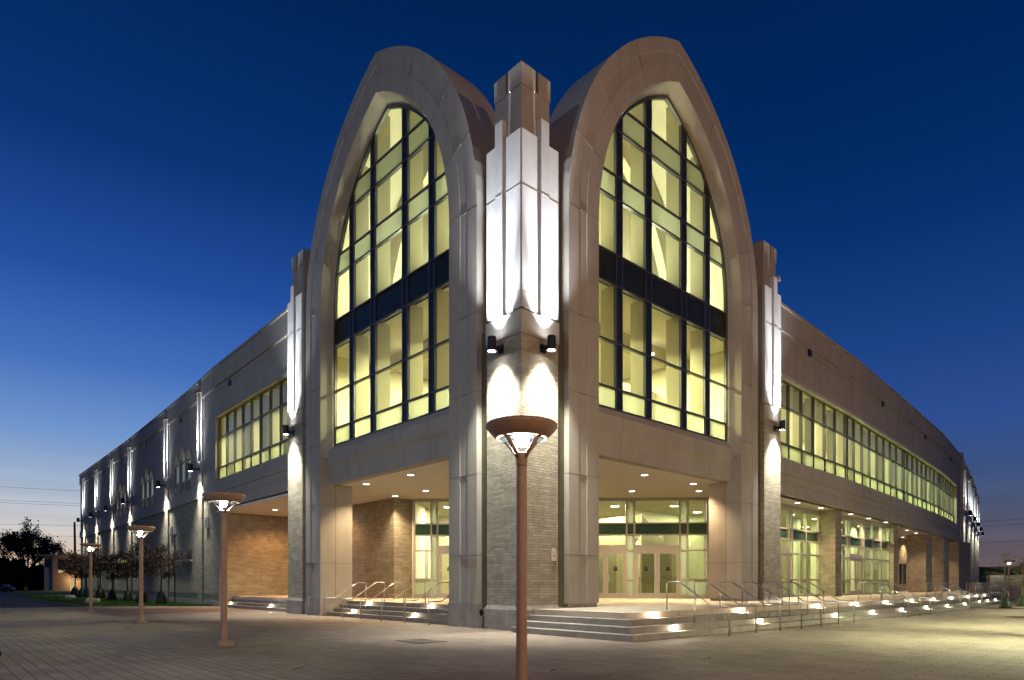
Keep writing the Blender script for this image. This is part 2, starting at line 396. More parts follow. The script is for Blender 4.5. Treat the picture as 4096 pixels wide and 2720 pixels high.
# interior floor slabs and the mezzanine between the storeys (L shaped)
def lshape(lo, hi, wid):  # polygon for both bays
    return [(lo, lo + 1.6), (lo + 1.6, lo), (wid, lo), (wid, hi), (hi, hi), (hi, wid), (lo, wid)]
MB().prism(lshape(.96, 9.45, 14.95), 6.42, 6.6).build('interior_floor', 'intfloor', B)
MB().prism(lshape(.96, 9.45, 14.95), 12.80, 13.80).build('mezzanine_slab', 'cream', B)
MB().prism([(4.8, 4.8), (15.2, 4.8), (15.2, 9.49), (9.49, 9.49), (9.49, 15.2), (4.8, 15.2)], 13.82, 14.15).build('flat_roof', 'asphalt', B)
for mp in (LM, RM):
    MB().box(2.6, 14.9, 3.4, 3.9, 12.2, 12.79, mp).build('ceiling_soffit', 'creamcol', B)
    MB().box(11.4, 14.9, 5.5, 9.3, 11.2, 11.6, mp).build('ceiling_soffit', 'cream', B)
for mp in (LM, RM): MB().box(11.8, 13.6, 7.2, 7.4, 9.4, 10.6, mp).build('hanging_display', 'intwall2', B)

# ---- piers
def pier_face(mp, s0, name_parent, g=1, dz=0):
    """precast dressing of one face; s runs from the inner edge outwards"""
    q = lambda a: s0 + g * a
    bx = lambda mb, a, b, d0, d1, z0, z1: mb.box(min(q(a), q(b)), max(q(a), q(b)), d0, d1, z0, z1, mp)
    mb = MB(); bx(mb, .004, .68, -.03, .12, 10.2, 15.8); bx(mb, 1.16, 1.66, -.03, .12, 10.2, 15.75)
    bx(mb, .80, 1.16, -.09, .12, 10.1, 16.43)
    mb.build('pier_panel', 'panel', name_parent, bevel=.008)
    mb = MB()
    for z in (10.68, 14.03):
        bx(mb, .002, .682, -.034, -.02, z, z + .015); bx(mb, .798, 1.162, -.094, -.05, z, z + .015); bx(mb, 1.16, 1.664, -.034, -.02, z, z + .015)
    mb.build('panel_joint', 'joint', name_parent)
def pier(x0, x1, y0, y1, faces, zb=0):
    mb = MB(); mb.box(x0 + .02, x1 - .02, y0 + .02, y1 - .02, .8, 9.42)
    p = mb.build('brick_pier', 'brick', B)
    mb = MB(); e = .04
    r = [[(x0 - e, y0 - e, 0), (x1 + e, y0 - e, 0), (x1 + e, y1 + e, 0), (x0 - e, y1 + e, 0)]]
    r.append([(a, b, .66) for a, b, c in r[0]]); r.append([(x0 + .03, y0 + .03, .82), (x1 - .03, y0 + .03, .82), (x1 - .03, y1 - .03, .82), (x0 + .03, y1 - .03, .82)])
    mb.loft(r, True, True); mb.build('stone_base', 'stone', p)
    mb = MB(); mb.box(x0 - .01, x1 + .01, y0 - .01, y1 + .01, 9.4, 10.12)
    c = .1; mb.box(x0 + c, x1 - c, y0 + c, y1 - c, 10.1, 15.7); k1 = .34; mb.box(x0 + c + .01, x1 - k1, y0 + c + .01, y1 - k1, 15.69, 17.35)
    xm, ym = x0 + .76, y0 + .76
    for a, b in ((x0 + c - .02, xm - .05), (xm + .07, x1 - k1 + .02)):
        for c2, d in ((y0 + c - .02, ym - .05), (ym + .07, y1 - k1 + .02)):
            mb.loft([[(a, c2, 17.3), (b, c2, 17.3), (b, d, 17.3), (a, d, 17.3)], [(a, c2, 17.98), (b, c2, 17.98), (b, d, 17.98), (a, d, 17.98)],
                     [(a + .07, c2 + .07, 18.08), (b - .07, c2 + .07, 18.08), (b - .07, d - .07, 18.08), (a + .07, d - .07, 18.08)]], True, True)
    h = mb.build('pier_head', 'precast', p)
    for mp, s0 in faces: pier_face(mp, s0, p)
    return p
pier(0, 1.71, 0, 1.71, ((LM, 0), (RM, 0)))
pier(0, 1.71, 15.7, 17.42, ((LM, 15.7),))
pier(15.95, 17.67, 0, 1.71, ((RM, 15.95),))
# dark recess strips between pier and arch
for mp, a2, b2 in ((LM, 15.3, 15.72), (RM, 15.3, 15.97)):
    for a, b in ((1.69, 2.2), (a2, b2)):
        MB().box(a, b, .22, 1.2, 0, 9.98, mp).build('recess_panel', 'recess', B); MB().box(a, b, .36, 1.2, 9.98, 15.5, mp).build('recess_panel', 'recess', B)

# ---- wings: upper walls
def wing(mp, D, NP, side):
    if side == 'R': c0, c1, end, sill, ctop, sof, step, par = 17.5, 71.5, 122, 8.22, 12.5, 6.2, 14.75, 16.1
    else: c0, c1, end, sill, ctop, sof, step, par = 17.2, 30.9, 88.2, 8.5, 12.75, 6.42, 14.65, 15.98
    mb = MB()
    strip(mb, mp, D, c0 - 1.8, end, 0, .4, ctop, step, NP)          # wall above the glazing
    strip(mb, mp, D, c1, end, 0, .4, 8.4 if side == 'L' else 6.2, ctop, NP) if side == 'R' else None
    if side == 'L':
        # precast field with lancet openings
        wins = [(37.3, 42.4), (49.4, 54.8), (61.3, 66.5)]
        cur = c1
        for a, b in wins:
            strip(mb, mp, D, cur, a, 0, .4, 8.4, ctop, NP); cur = b
            w = (b - a - .5) / 3
            for k in range(4):  # piers of precast between lancets
                x0 = a + k * (w + .166) - .166; x0 = max(a, x0); x1 = min(b, a + k * (w + .166))
                if x1 > x0: strip(mb, mp, D, x0, x1, 0, .4, 8.6, ctop, NP)
            for k in range(3):  # pointed heads
                s0 = a + k * (w + .166); s1 = s0 + w; top = 12.2 if k == 1 else 11.8; sp = top - 1.5
                n = 8; pts = []
                for i in range(n + 1):
                    u = i / n; r = w; xx = s0 + w / 2 - w / 2 * math.cos(u * PI)
                    h = math.sqrt(max(0, 1 - (abs(xx - s0 - w / 2) / (w / 2)) ** 1.7)) * 1.4
                    pts.append((xx, sp + h))
                poly = pts + [(s1, ctop), (s0, ctop)]
                f1 = [mp(s, D(s), z) for s, z in poly]; f2 = [mp(s, D(s) + .4, z) for s, z in poly]
                mb.loft([f1, f2], True, True)
            strip(mb, mp, D, a, b, 0, .4, 8.4, 8.6, NP)
        strip(mb, mp, D, cur, end, 0, .4, 8.4, ctop, NP)
    strip(mb, mp, D, c0 - 1.8, c1, -.04, .5, sof + .02, sill - .95, NP)   # beam, two steps
    strip(mb, mp, D, c0 - 1.8, c1, -.12, .5, sill - .95, sill - .12, NP)
    wall = mb.build('upper_wall', 'precast', B)
    mb = MB(); strip(mb, mp, D, c0 - 1.8, end, -.12, .45, step, par - .14, NP); strip(mb, mp, D, c0 - 1.8, end, -.2, .5, par - .14, par, NP)
    mb.build('parapet', 'precast', B)
    # thin joints
    mb = MB()
    ss = [s for s in (24, 30.3, 37.8, 45.4, 52.7, 60, 67.5, 75, 87, 98)] if side == 'R' else [23.5, 31, 39.4, 51.6, 63, 72, 80.5]
    for s in ss:
        if s < end: strip(mb, mp, D, s, s + .02, -.124, -.1, step + .01, par - .14, NP); strip(mb, mp, D, s, s + .02, -.004, .1, ctop + .4, step, NP)
    strip(mb, mp, D, c0, end, -.004, .1, step - .28, step - .26, NP)
    strip(mb, mp, D, c0, c1, -.044, .1, sof + .65, sof + .67, NP)
    mb.build('panel_joint', 'joint', wall)
    # sill trim / head trim of curtain glazing
    mb = MB(); strip(mb, mp, D, c0 - 1, c1, -.06, .42, ctop - .12, ctop + .06, NP); 
    mb.build('head_trim', 'panel' if side == 'R' else 'precast', wall)
    # curtain glazing
    fr, gl, fs = MB(), MB(), MB()
    zr = [sill, sill + .8, sill + 2.8, ctop - .12]
    if side == 'L': ms = [30.85 - 1.5 * k for k in range(10)]; dbl = []
    else:
        ms = [19.3 + 1.8 * k for k in range(0, 7)] + [32.0 + 1.86 * k for k in range(0, 8)] + [46.9 + 1.85 * k for k in range(0, 8)] + [61.6 + 1.8 * k for k in range(0, 6)]
        dbl = [30.15, 30.55, 45.2, 45.6, 59.8, 60.2, 17.5, 71.3]
        ms = [m_ for m_ in ms if all(abs(m_ - d_) > .7 for d_ in dbl)] + dbl
    ms = sorted(ms)
    for m_ in ms:
        strip(fr, mp, D, m_ - .03, m_ + .03, .2, .38, sill - .1, ctop - .1, [])
    for z in zr: strip(fr, mp, D, ms[0], ms[-1], .19, .37, z - .035, z + .035, NP)
    strip(fr, mp, D, ms[0], ms[-1], .1, .4, sill - .13, sill - .045, NP)
    frame = fr.build('curtain_window', 'mullion', B)
    for a, b in zip(ms, ms[1:]):
        if b - a < .6: tgt = gl
        for (z0, z1), t in (((zr[0], zr[1]), fs), ((zr[1], zr[3]), gl)):
            t.add([mp(a, D(a) + .28, z0), mp(b, D(b) + .28, z0), mp(b, D(b) + .28, z1), mp(a, D(a) + .28, z1)], [(0, 1, 2, 3)])
    gl.build('window_glass', 'glass', frame); fs.build('frosted_panel', 'frost', frame)
    # interior of the gallery behind the curtain glazing
    mb = MB(); dd = 6.0
    strip(mb, mp, D, c0 - 1, c1 + .2, .5, dd + .2, sof + .3, sof + .5, NP)
    mb.build('gallery_floor', 'intfloor', B)
    mb = MB(); strip(mb, mp, D, c0 - 1, c1 + .2, .4, dd + .2, 12.95, 13.1, NP); strip(mb, mp, D, c0, c1, 1.9, 2.2, 12.2, 12.94, NP)
    mb.build('gallery_ceiling', 'cream', B)
    mb = MB(); strip(mb, mp, D, c0 - 1, c1 + .2, dd, dd + .15, sof + .5, 12.95, NP)
    strip(mb, mp, D, c1 + .05, c1 + .2, .4, dd, sof + .5, 12.95, [])
    mb.build('interior_wall', 'cream', B)
    k = c0 + 2.2
    while k < c1:
        MB().box(k, k + .55, D(k) + .95, D(k) + 1.5, sof + .5, 12.94, mp).build('interior_column', 'cream', B); k += 3.0 if side == 'L' else 3.7
    mb = MB()
    for i, m_ in enumerate(ms[:-1]): 
        mb.box(m_ - .02, m_ + .02, D(m_) + .38, D(m_) + .75, sill, ctop - .1, mp)
    mb.build('interior_fin', 'creamcol', B)
    # roof
    mb = MB(); strip(mb, mp, D, c0 - 1.8, end, .4, 16, 15.2, 15.4, NP)
    mb.build('flat_roof', 'asphalt', B)
wing(LM, DL, DLP, 'L'); wing(RM, DR, DRP, 'R')

# brick of the left wing
mb = MB()
holes = [(37.2, 42.8, 3.3, 4.1), (61.3, 66.0, 3.6, 4.3)]
cur = 30.1
for a, b, z0, z1 in holes:
    strip(mb, LM, DL, cur, a, .03, .45, 0, 7.62, DLP); strip(mb, LM, DL, a, b, .03, .45, 0, z0, DLP); strip(mb, LM, DL, a, b, .03, .45, z1, 7.62, DLP); cur = b
strip(mb, LM, DL, cur, 88.2, .03, .45, 0, 7.62, DLP)
bw = mb.build('brick_wall', 'brick', B)
mb = MB(); strip(mb, LM, DL, 30.1, 88.2, -.02, .02, .0, .32, DLP); strip(mb, LM, DL, 30.1, 88.2, -.01, .02, .85, .93, DLP); mb.build('stone_base', 'stone', bw)
PILL = [34.4, 44.4, 58.8, 67.4, 76.3, 84.8]
mb = MB()
for a, b in zip([31.0] + PILL, PILL + [88.2]):
    strip(mb, LM, DL, a + (.45 if a > 32 else 0), b - .45 if b < 88 else b, -.1, .4, 7.6, 8.42, DLP)
strip(mb, LM, DL, 30.0, 31.0, -.04, .4, 6.4, 8.42, DLP)
mb.build('stone_ledge', 'precast', B)
# end wall of the left wing and back closure
mb = MB(); mb.box(2.62, 22, 87.8, 88.19, 0, 15.9); mb.build('end_wall', 'precast', B)
# slot windows
for (a, b, z0, z1), lit in zip(holes, (False, True)):
    mb = MB(); 
    for k in range(4):
        s = a + (b - a) * k / 3; strip(mb, LM, DL, s - .05, s + .05, .12, .22, z0, z1, [])
    strip(mb, LM, DL, a, b, .12, .22, z0, z0 + .07, DLP); strip(mb, LM, DL, a, b, .12, .22, z1 - .07, z1, DLP)
    f = mb.build('slot_window', 'alu', B)
    mb = MB(); mb.add([(DL(s) + .18, s, z) for s, z in ((a, z0), (b, z0), (b, z1), (a, z1))], [(0, 1, 2, 3)])
    mb.build('window_glass', 'navy' if not lit else 'e_win', f)
    mb = MB(); strip(mb, LM, DL, a - .15, b + .15, -.12, .1, z0 - .12, z0, DLP); mb.build('window_sill', 'precast', f)
# lancet windows
for a, b in [(37.3, 42.4), (49.4, 54.8), (61.3, 66.5)]:
    w = (b - a - .5) / 3
    for k in range(3):
        s0 = a + k * (w + .166); s1 = s0 + w; top = 12.2 if k == 1 else 11.8
        mb = MB()
        for s in (s0, s1 - .09, ): strip(mb, LM, DL, s, s + .09, .0, .1, 8.6, top, [])
        strip(mb, LM, DL, s0, s1, .0, .1, 9.35, 9.47, []); strip(mb, LM, DL, s0, s1, .0, .1, 10.9, 10.98, [])
        f = mb.build('lancet_window', 'mullion', B)
        mb = MB(); mb.add([(DL(s) + .07, s, z) for s, z in ((s0, 9.4), (s1, 9.4), (s1, top), (s0, top))], [(0, 1, 2, 3)])
        mb.build('window_glass', 'glass_clear', f)
        mb = MB()
        for q in range(6): strip(mb, LM, DL, s0, s1, .0, .05, 8.66 + q * .12, 8.72 + q * .12, [])
        strip(mb, LM, DL, s0, s1, .06, .1, 8.6, 9.4, [])
        mb.build('louver', 'darkmetal', f)
        mb = MB()  # pale surround
        strip(mb, LM, DL, s0 - .07, s0 + .05, -.03, .08, 8.6, top - 1.4, []); strip(mb, LM, DL, s1 - .05, s1 + .07, -.03, .08, 8.6, top - 1.4, [])
        mb.build('window_surround', 'yellowstone', f)
        mb = MB(); n = 8
        ap = lambda k_, e: ((s0 + s1) / 2 - (w / 2 + e) * math.cos(k_ / n * PI), top - 1.5 + (1.4 + e) * math.sqrt(max(0, 1 - abs(math.cos(k_ / n * PI)) ** 1.7)))
        R1 = [ap(k_, -.02) for k_ in range(n + 1)]; R2 = [ap(k_, .13) for k_ in range(n + 1)]
        mb.loft([[LM(q[0], DL(q[0]) + dd, q[1]) for q in R_] for R_, dd in ((R1, .08), (R1, -.04), (R2, -.04), (R2, .05))], closed=False)
        mb.build('window_hood', 'yellowstone', f)
    mb = MB(); strip(mb, LM, DL, a - .2, b + .2, .42, .46, 8.2, 13, DLP); mb.build('window_glow', 'room_glow', B)  # glowing sheet behind the lancets in place of a lit room
# pilasters on both wings
def pilaster(mp, D, s, zoff=0):
    d = D(s)
    mb = MB(); mb.box(s - .42, s + .42, d - .12, d + .3, 0.0, 9.3, mp); p = mb.build('brick_pilaster', 'brick', B)
    mb = MB(); mb.box(s - .46, s + .46, d - .16, d + .3, 9.3, 10.2, mp)
    mb.box(s - .45, s - .18, d - .12, d + .3, 10.2, 14.7, mp); mb.box(s + .18, s + .45, d - .12, d + .3, 10.2, 14.7, mp)
    mb.box(s - .12, s + .12, d - .28, d + .3, 10.2, 15.05, mp)
    mb.build('pilaster_head', 'panel', p); MB().box(s - .42, s + .42, d - .38, d + .3, 15.06, 15.18, mp).build('beam_shield', 'recess', p)  # dark ledge added to block the uplight beam from the parapet
    mb = MB(); mb.box(s - .43, s + .43, d - .14, d + .3, 0, .5, mp); mb.build('stone_base', 'stone', p)
for s in PILL: pilaster(LM, DL, s)
PILR = [78.4, 87.2, 97.0, 107.3, 118.3]
for s in PILR: pilaster(RM, DR, s)
# right wing beyond the porch
mb = MB(); strip(mb, RM, DR, 71.5, 122, .03, .45, 0, 6.25, DRP)
mb.build('brick_wall', 'brick', B)
mb = MB(); strip(mb, RM, DR, 74.6, 75.6, -.25, .3, 0.6, 16.6, []); mb.build('end_pier', 'precast', B)

# ---- porches
MB().prism([(.66, 2.3), (.66, 30), (9.5, 30), (9.5, 16.6), (16.6, 9.5), (74, 9.5), (74, 5.8), (60, 4.2), (45.4, 2.9), (30.3, 1.7), (17.6, .95), (2.3, .66)], 6.22, 6.34).build('porch_ceiling', 'soffit', B)
# diagonal entrance wall, X+Y=22.2
def DG(t, off, z):  # t along, off inwards
    c = 22.2 + off * math.sqrt(2)
    return ((c + t * math.sqrt(2)) / 2, (c - t * math.sqrt(2)) / 2, z)
FZ = .70
fr = MB()
bays = [(-6.45, -5.5, 'win'), (-5.5, -5.15, 'side'), (-5.15, -2.65, 'door'), (-2.65, -2.25, 'side'), (-2.25, .2, 'door'), (.2, .6, 'side'), (.6, 3.0, 'win'), (3.0, 5.3, 'door'), (5.3, 5.72, 'side'), (5.72, 8.2, 'door'), (8.2, 8.62, 'side'), (8.62, 9.7, 'win')]
def dbox(mb, t0, t1, o0, o1, z0, z1):
    vs = [DG(t, o, z) for z in (z0, z1) for o in (o0, o1) for t in (t0, t1)]
    mb.add(vs, [(0, 1, 3, 2), (4, 6, 7, 5), (0, 4, 5, 1), (2, 3, 7, 6), (0, 2, 6, 4), (1, 5, 7, 3)])
edges = sorted({b[0] for b in bays} | {b[1] for b in bays})
for t in edges: dbox(fr, t - .05, t + .05, -.06, .06, FZ, 6.2)
dbox(fr, -6.5, 9.75, -.055, .055, 6.06, 6.22)
for z in (4.19, 4.82): dbox(fr, -6.45, 9.7, -.055, .055, z - .04, z + .04)
for a, b, k in bays:
    if k == 'door': dbox(fr, a, b, -.05, .05, 3.28, 3.62)
    else:
        for z in (FZ + .16, 1.76, 3.33): dbox(fr, a, b, -.055, .055, z - .045, z + .045)
        dbox(fr, a, b, -.04, .04, FZ, FZ + .16)
ent = fr.build('entrance_window', 'alu', B)
gl, gp, fs = MB(), MB(), MB()
for a, b, k in bays:
    q = lambda mb, z0, z1: mb.add([DG(a, 0, z0), DG(b, 0, z0), DG(b, 0, z1), DG(a, 0, z1)], [(0, 1, 2, 3)])
    q(gp, 4.19, 4.82); q(fs if k == 'side' else gl, 4.82, 6.1)
    if k == 'door': q(gl, 3.62, 4.19)
    else: q(fs if k == 'side' else gl, 1.76, 4.19); q(fs, FZ + .1, 1.76)
gl.build('window_glass', 'glass_clear', ent); gp.build('green_panel', 'greenpanel', ent); fs.build('frosted_panel', 'frost', ent)
def door(P, a, b, z0, z1, hand, decal=True, gm='doorglass'):
    """one glazed leaf between a and b; P(t,off,z) gives points"""
    def bx(mb, t0, t1, o0, o1, q0, q1):
        vs = [P(t, o, z) for z in (q0, q1) for o in (o0, o1) for t in (t0, t1)]
        mb.add(vs, [(0, 1, 3, 2), (4, 6, 7, 5), (0, 4, 5, 1), (2, 3, 7, 6), (0, 2, 6, 4), (1, 5, 7, 3)])
    mb = MB(); w = .15
    bx(mb, a + .01, a + w, -.05, .03, z0, z1); bx(mb, b - w, b - .01, -.05, .03, z0, z1)
    bx(mb, a + w, b - w, -.05, .03, z1 - .13, z1); bx(mb, a + w, b - w, -.05, .03, z0, z0 + .28)
    d = mb.build('door', 'alu', B)
    mb = MB(); mb.add([P(a + w, -.01, z0 + .28), P(b - w, -.01, z0 + .28), P(b - w, -.01, z1 - .13), P(a + w, -.01, z1 - .13)], [(0, 1, 2, 3)])
    mb.build('door_glass', gm, d)
    mb = MB(); zc = z0 + 1.12; bx(mb, a + w, b - w, .0, .06, zc - .02, zc + .02); mb.build('push_bar', 'steel', d)
    mb = MB(); t = b - .1 if hand > 0 else a + .1; zc = z0 + 1.1
    mb.tube([P(t, -.05, zc - .2), P(t - hand * .03, -.13, zc - .2), P(t - hand * .06, -.14, zc - .12), P(t - hand * .06, -.14, zc + .12), P(t - hand * .03, -.13, zc + .2), P(t, -.05, zc + .2)], .016, 6)
    mb.build('door_handle', 'steel', d)
    if decal:
        tc = (a + b) / 2; zc = z0 + 1.62
        pts = [(-.11, -.12), (.11, -.12)] + [(.11 * math.cos(x), .02 + .1 * math.sin(x)) for x in [PI * k / 8 for k in range(9)]]
        mb = MB(); mb.add([P(tc + x, -.018, zc + z) for x, z in pts], [tuple(range(len(pts)))]); mb.build('door_emblem', 'black', d)
        pts = [(.085 * math.cos(x), .03 + .035 * math.sin(x)) for x in [2 * PI * k / 12 for k in range(12)]]
        mb = MB(); mb.add([P(tc + x, -.022, zc + z) for x, z in pts], [tuple(range(len(pts)))]); mb.build('door_emblem', 'green', d)
for a, b, k in bays:
    if k == 'door':
        m_ = (a + b) / 2
        door(DG, a + .05, m_, FZ + .01, 3.28, 1); door(DG, m_, b - .05, FZ + .01, 3.28, -1)
# brick around the diagonal wall
mb = MB()
mb.prism([(5.4, 15.95), (6.62, 15.95), (9.4, 18.4), (9.4, 31), (6.5, 31), (5.3, 21)], .69, 6.22)
mb.build('brick_wall', 'brick', B)
mb = MB(); mb.prism([(1.2, 29.75), (9, 29.75), (9, 30.2), (1.2, 30.2)], .3, 6.41); mb.build('brick_wall', 'brick', B)
mb = MB(); mb.prism([(17.9, 4.1), (18.4, 2.9), (18.8, 2.9), (18.8, 4.6), (18.2, 4.6)], .69, 6.22); mb.build('brick_wall', 'brick', B)
# ground floor lobby behind the diagonal wall
mb = MB(); P4 = [DG(-6.3, .12, 0), DG(9.6, .12, 0), (32, 4.2, 0), (32, 12, 0), (24, 22, 0), (10, 26, 0), (7.2, 17.2, 0)]
MB().prism([(p[0], p[1]) for p in P4], .60, .695).build('lobby_floor', 'intfloor', B)
MB().prism([(p[0], p[1]) for p in P4], 6.12, 6.2).build('lobby_ceiling', 'cream', B)
mb = MB(); mb.prism([DG(-9, 8.5, 0)[:2], DG(16, 8.5, 0)[:2], DG(16, 8.8, 0)[:2], DG(-9, 8.8, 0)[:2]], .6, 6.15); mb.build('interior_wall', 'cream', B)
mb = MB(); mb.prism([DG(-6.42, .1, 0)[:2], DG(-6.42, 8.5, 0)[:2], DG(-6.6, 8.5, 0)[:2], DG(-6.6, .1, 0)[:2]], .6, 6.15); mb.build('interior_wall', 'cream', B)
mb = MB()
q0 = [DG(t, 4.0, z) for t, z in ((2.2, .7), (5.2, .7), (5.2, 3.6), (7.0, 4.6), (6.6, 5.75), (2.2, 5.2))]; q1 = [DG(t, 4.6, z) for t, z in ((2.2, .7), (5.2, .7), (5.2, 3.6), (7.0, 4.6), (6.6, 5.75), (2.2, 5.2))]
mb.loft([q0, q1], True, True)
q0 = [DG(t, 3.2, z) for t, z in ((6.6, .7), (8.4, .7), (8.4, 3.4), (6.6, 5.7))]; q1 = [DG(t, 3.8, z) for t, z in ((6.6, .7), (8.4, .7), (8.4, 3.4), (6.6, 5.7))]
mb.loft([q0, q1], True, True)
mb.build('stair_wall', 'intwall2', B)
mb = MB(); dbox(mb, 9.0, 9.6, 3.6, 4.2, 3.7, 4.35); mb.build('pendant_lamp', 'cream', B)
# storefront glazing of the right wing
def storefront(x0, x1, yy, doorx):
    fr, gl, gp, fs = MB(), MB(), MB(), MB()
    P = lambda t, o, z: (t, yy + (t - x0) * .02 + o, z)
    def bx(mb, t0, t1, o0, o1, q0, q1):
        vs = [P(t, o, z) for z in (q0, q1) for o in (o0, o1) for t in (t0, t1)]
        mb.add(vs, [(0, 1, 3, 2), (4, 6, 7, 5), (0, 4, 5, 1), (2, 3, 7, 6), (0, 2, 6, 4), (1, 5, 7, 3)])
    ds, de = doorx
    es = [x0]; 
    n = max(1, round((ds - x0) / 1.7)); es = [x0 + (ds - x0) * k / n for k in range(n)] + [ds - .45, ds, de, de + .45]
    n = max(1, round((x1 - de - .45) / 1.9)); es += [de + .45 + (x1 - de - .45) * k / n for k in range(1, n + 1)]
    es = sorted(e for e in es if e >= x0 - .01)
    for e in es: bx(fr, e - .06, e + .06, -.09, .09, .69, 6.15)
    bx(fr, x0, x1, -.085, .085, 5.95, 6.21)
    for z in (4.18, 4.82): bx(fr, x0, x1, -.08, .08, z - .045, z + .045)
    for a, b in zip(es, es[1:]):
        qd = lambda mb, z0, z1: mb.add([P(a, 0, z0), P(b, 0, z0), P(b, 0, z1), P(a, 0, z1)], [(0, 1, 2, 3)])
        qd(gp, 4.18, 4.82); qd(gl, 4.82, 6.0)
        if abs(a - ds) < .01:
            bx(fr, a, b, -.07, .07, 3.28, 3.62); qd(gl, 3.62, 4.18)
            m_ = (a + b) / 2
            door(P, a + .06, m_, .70, 3.28, 1, False, 'glass'); door(P, m_, b - .06, .70, 3.28, -1, False, 'glass')
        else:
            qd(gl, 1.75, 4.18); qd(gl, .75, 1.75)
            for z in (.76, 1.75, 3.33): bx(fr, a, b, -.08, .08, z - .045, z + .045)
    f = fr.build('storefront_window', 'alu', B)
    gl.build('window_glass', 'glass', f); gp.build('green_panel', 'greenpanel', f)
storefront(18.8, 29.4, 2.85, (22.6, 24.9)); storefront(30.4, 43.0, 3.0, (34.6, 37.0))
mb = MB()
for x0, x1, y0, y1 in ((29.4, 30.42, 1.97, 3.1), (43.0, 44.0, 2.83, 4.0), (57.0, 58.9, 4.4, 6.0), (64.3, 66.1, 4.75, 6.2)):
    MB().box(x0, x1, y0, y1, .69, 6.22).build('brick_column', 'brick', B)
MB().prism([(44, 4.0), (44.3, 4.0), (44.3, 8.5), (44, 8.5)], .69, 6.22).build('brick_wall', 'brick', B)
MB().prism([(44.3, 8.3), (60.5, 8.3), (60.5, 8.6), (44.3, 8.6)], .69, 6.22).build('brick_wall', 'brick', B)
mb = MB(); mb.box(60.5, 76, 8.3, 8.6, .69, 1.5); mb.box(60.5, 62.2, 8.3, 8.6, 1.5, 3.6); mb.box(66.4, 76, 8.3, 8.6, 1.5, 3.6); mb.box(60.5, 76, 8.3, 8.6, 3.6, 6.22)
mb.build('brick_wall', 'brick', B)
MB().prism([(71.2, 5.1), (76, 5.1), (76, 8.6), (71.2, 8.6)], 0, 6.22).build('brick_wall', 'brick', B)
mb = MB()
for k in range(4): mb.box(62.2 + k * 1.4 - .05, 62.2 + k * 1.4 + .05, 8.35, 8.45, 1.5, 3.6)
f = mb.build('ticket_window', 'alu', B); mb = MB(); mb.box(62.2, 66.4, 8.5, 8.55, 1.5, 3.6); mb.build('window_glass', 'navy', f)
# lobby interior behind the storefronts
MB().prism([(19, 3.1), (44, 3.7), (44, 10), (30, 10), (30.0, 4.3), (19, 4.3)], .60, .694).build('lobby_floor', 'intfloor', B)
MB().prism([(19, 3.1), (44, 3.7), (44, 10), (19, 10)], 6.10, 6.19).build('lobby_ceiling', 'cream', B)
mb = MB(); mb.box(19, 44, 9.9, 10.1, .6, 6.19); mb.build('interior_wall', 'cream', B)
for x in (20.5, 24.2, 27.8, 31.5, 35.2, 39, 42): MB().box(x, x + .6, 5.4, 6.0, .69, 6.1).build('interior_column', 'cream', B)
for a, b, c_, z in ((22, 25, 8.5, 5.2), (32.6, 34.4, 7.5, 4.9), (38.5, 40.5, 7.5, 4.9)): MB().box(a, b, c_, 9.8, .69, z).build('stair_wall', 'intwall2', B)
mb = MB()
for k in range(8): mb.box(26 + k * .35, 26.4 + k * .35, 7.5, 9, .69 + k * .3, 1.0 + k * .3)
mb.build('interior_stair', 'intwall2', B)

for x, h in ((40.6, 2.9), (42.2, 2.3)):
    y = DR(x) + 2.0; rnd = random.Random(int(x)); mb = MB()
    for i in range(900):
        u = rnd.random() ** .6; z = 6.75 + h * (1 - u); a = rnd.uniform(0, 6.28); rr = .75 * u * rnd.uniform(.6, 1)
        p = Vector((x + rr * math.cos(a), y + rr * math.sin(a), z)); q = Vector((rnd.uniform(-1, 1), rnd.uniform(-1, 1), rnd.uniform(-.4, .2))) * .1
        mb.add([p - q, p + Vector((0, 0, .06)), p + q], [(0, 1, 2)])
    t_ = empty('decorated_tree', (x, y, 6.7), 'dark decorated tree behind the right wing glazing, ' + ('the taller one' if h > 2.5 else 'the shorter one'), 'tree')
    mb.build('foliage', 'leafdark', t_)
    mb = MB()
    for i in range(26):
        u = rnd.random(); a = rnd.uniform(0, 6.28); mb.lathe([(.001, -.03), (.03, 0), (.001, .03)], (x + .72 * u * math.cos(a), y + .72 * u * math.sin(a), 6.75 + h * (1 - u)), 6)
    mb.build('fairy_lights', 'e_step', t_)
dk = MB(); q0 = [DG(t, 5.2, z) for t, z in ((-3.6, .7), (-.4, .7), (-.4, 1.75), (-3.6, 1.75))]; q1 = [DG(t, 5.9, z) for t, z in ((-3.6, .7), (-.4, .7), (-.4, 1.75), (-3.6, 1.75))]
dk.loft([q0, q1], True, True); tag(dk.build('reception_desk', 'intwall2'), 'long reception desk inside the lobby behind the diagonal entrance', 'desk')
for t, o_ in ((7.35, 1.3), (7.75, 1.3), (6.2, 2.4)):
    p = DG(t, o_, 0); tag(MB().lathe([(.16, .7), (.16, .73), (.03, .75), (.03, 1.62), (.05, 1.66), (.01, 1.68)], (p[0], p[1], 0), 12).build('barrier_post', 'black'), 'black barrier post seen through the entrance doors, ' + {7.35: 'left of the pair', 7.75: 'right of the pair', 6.2: 'standing alone behind the left leaf'}[t], 'post')
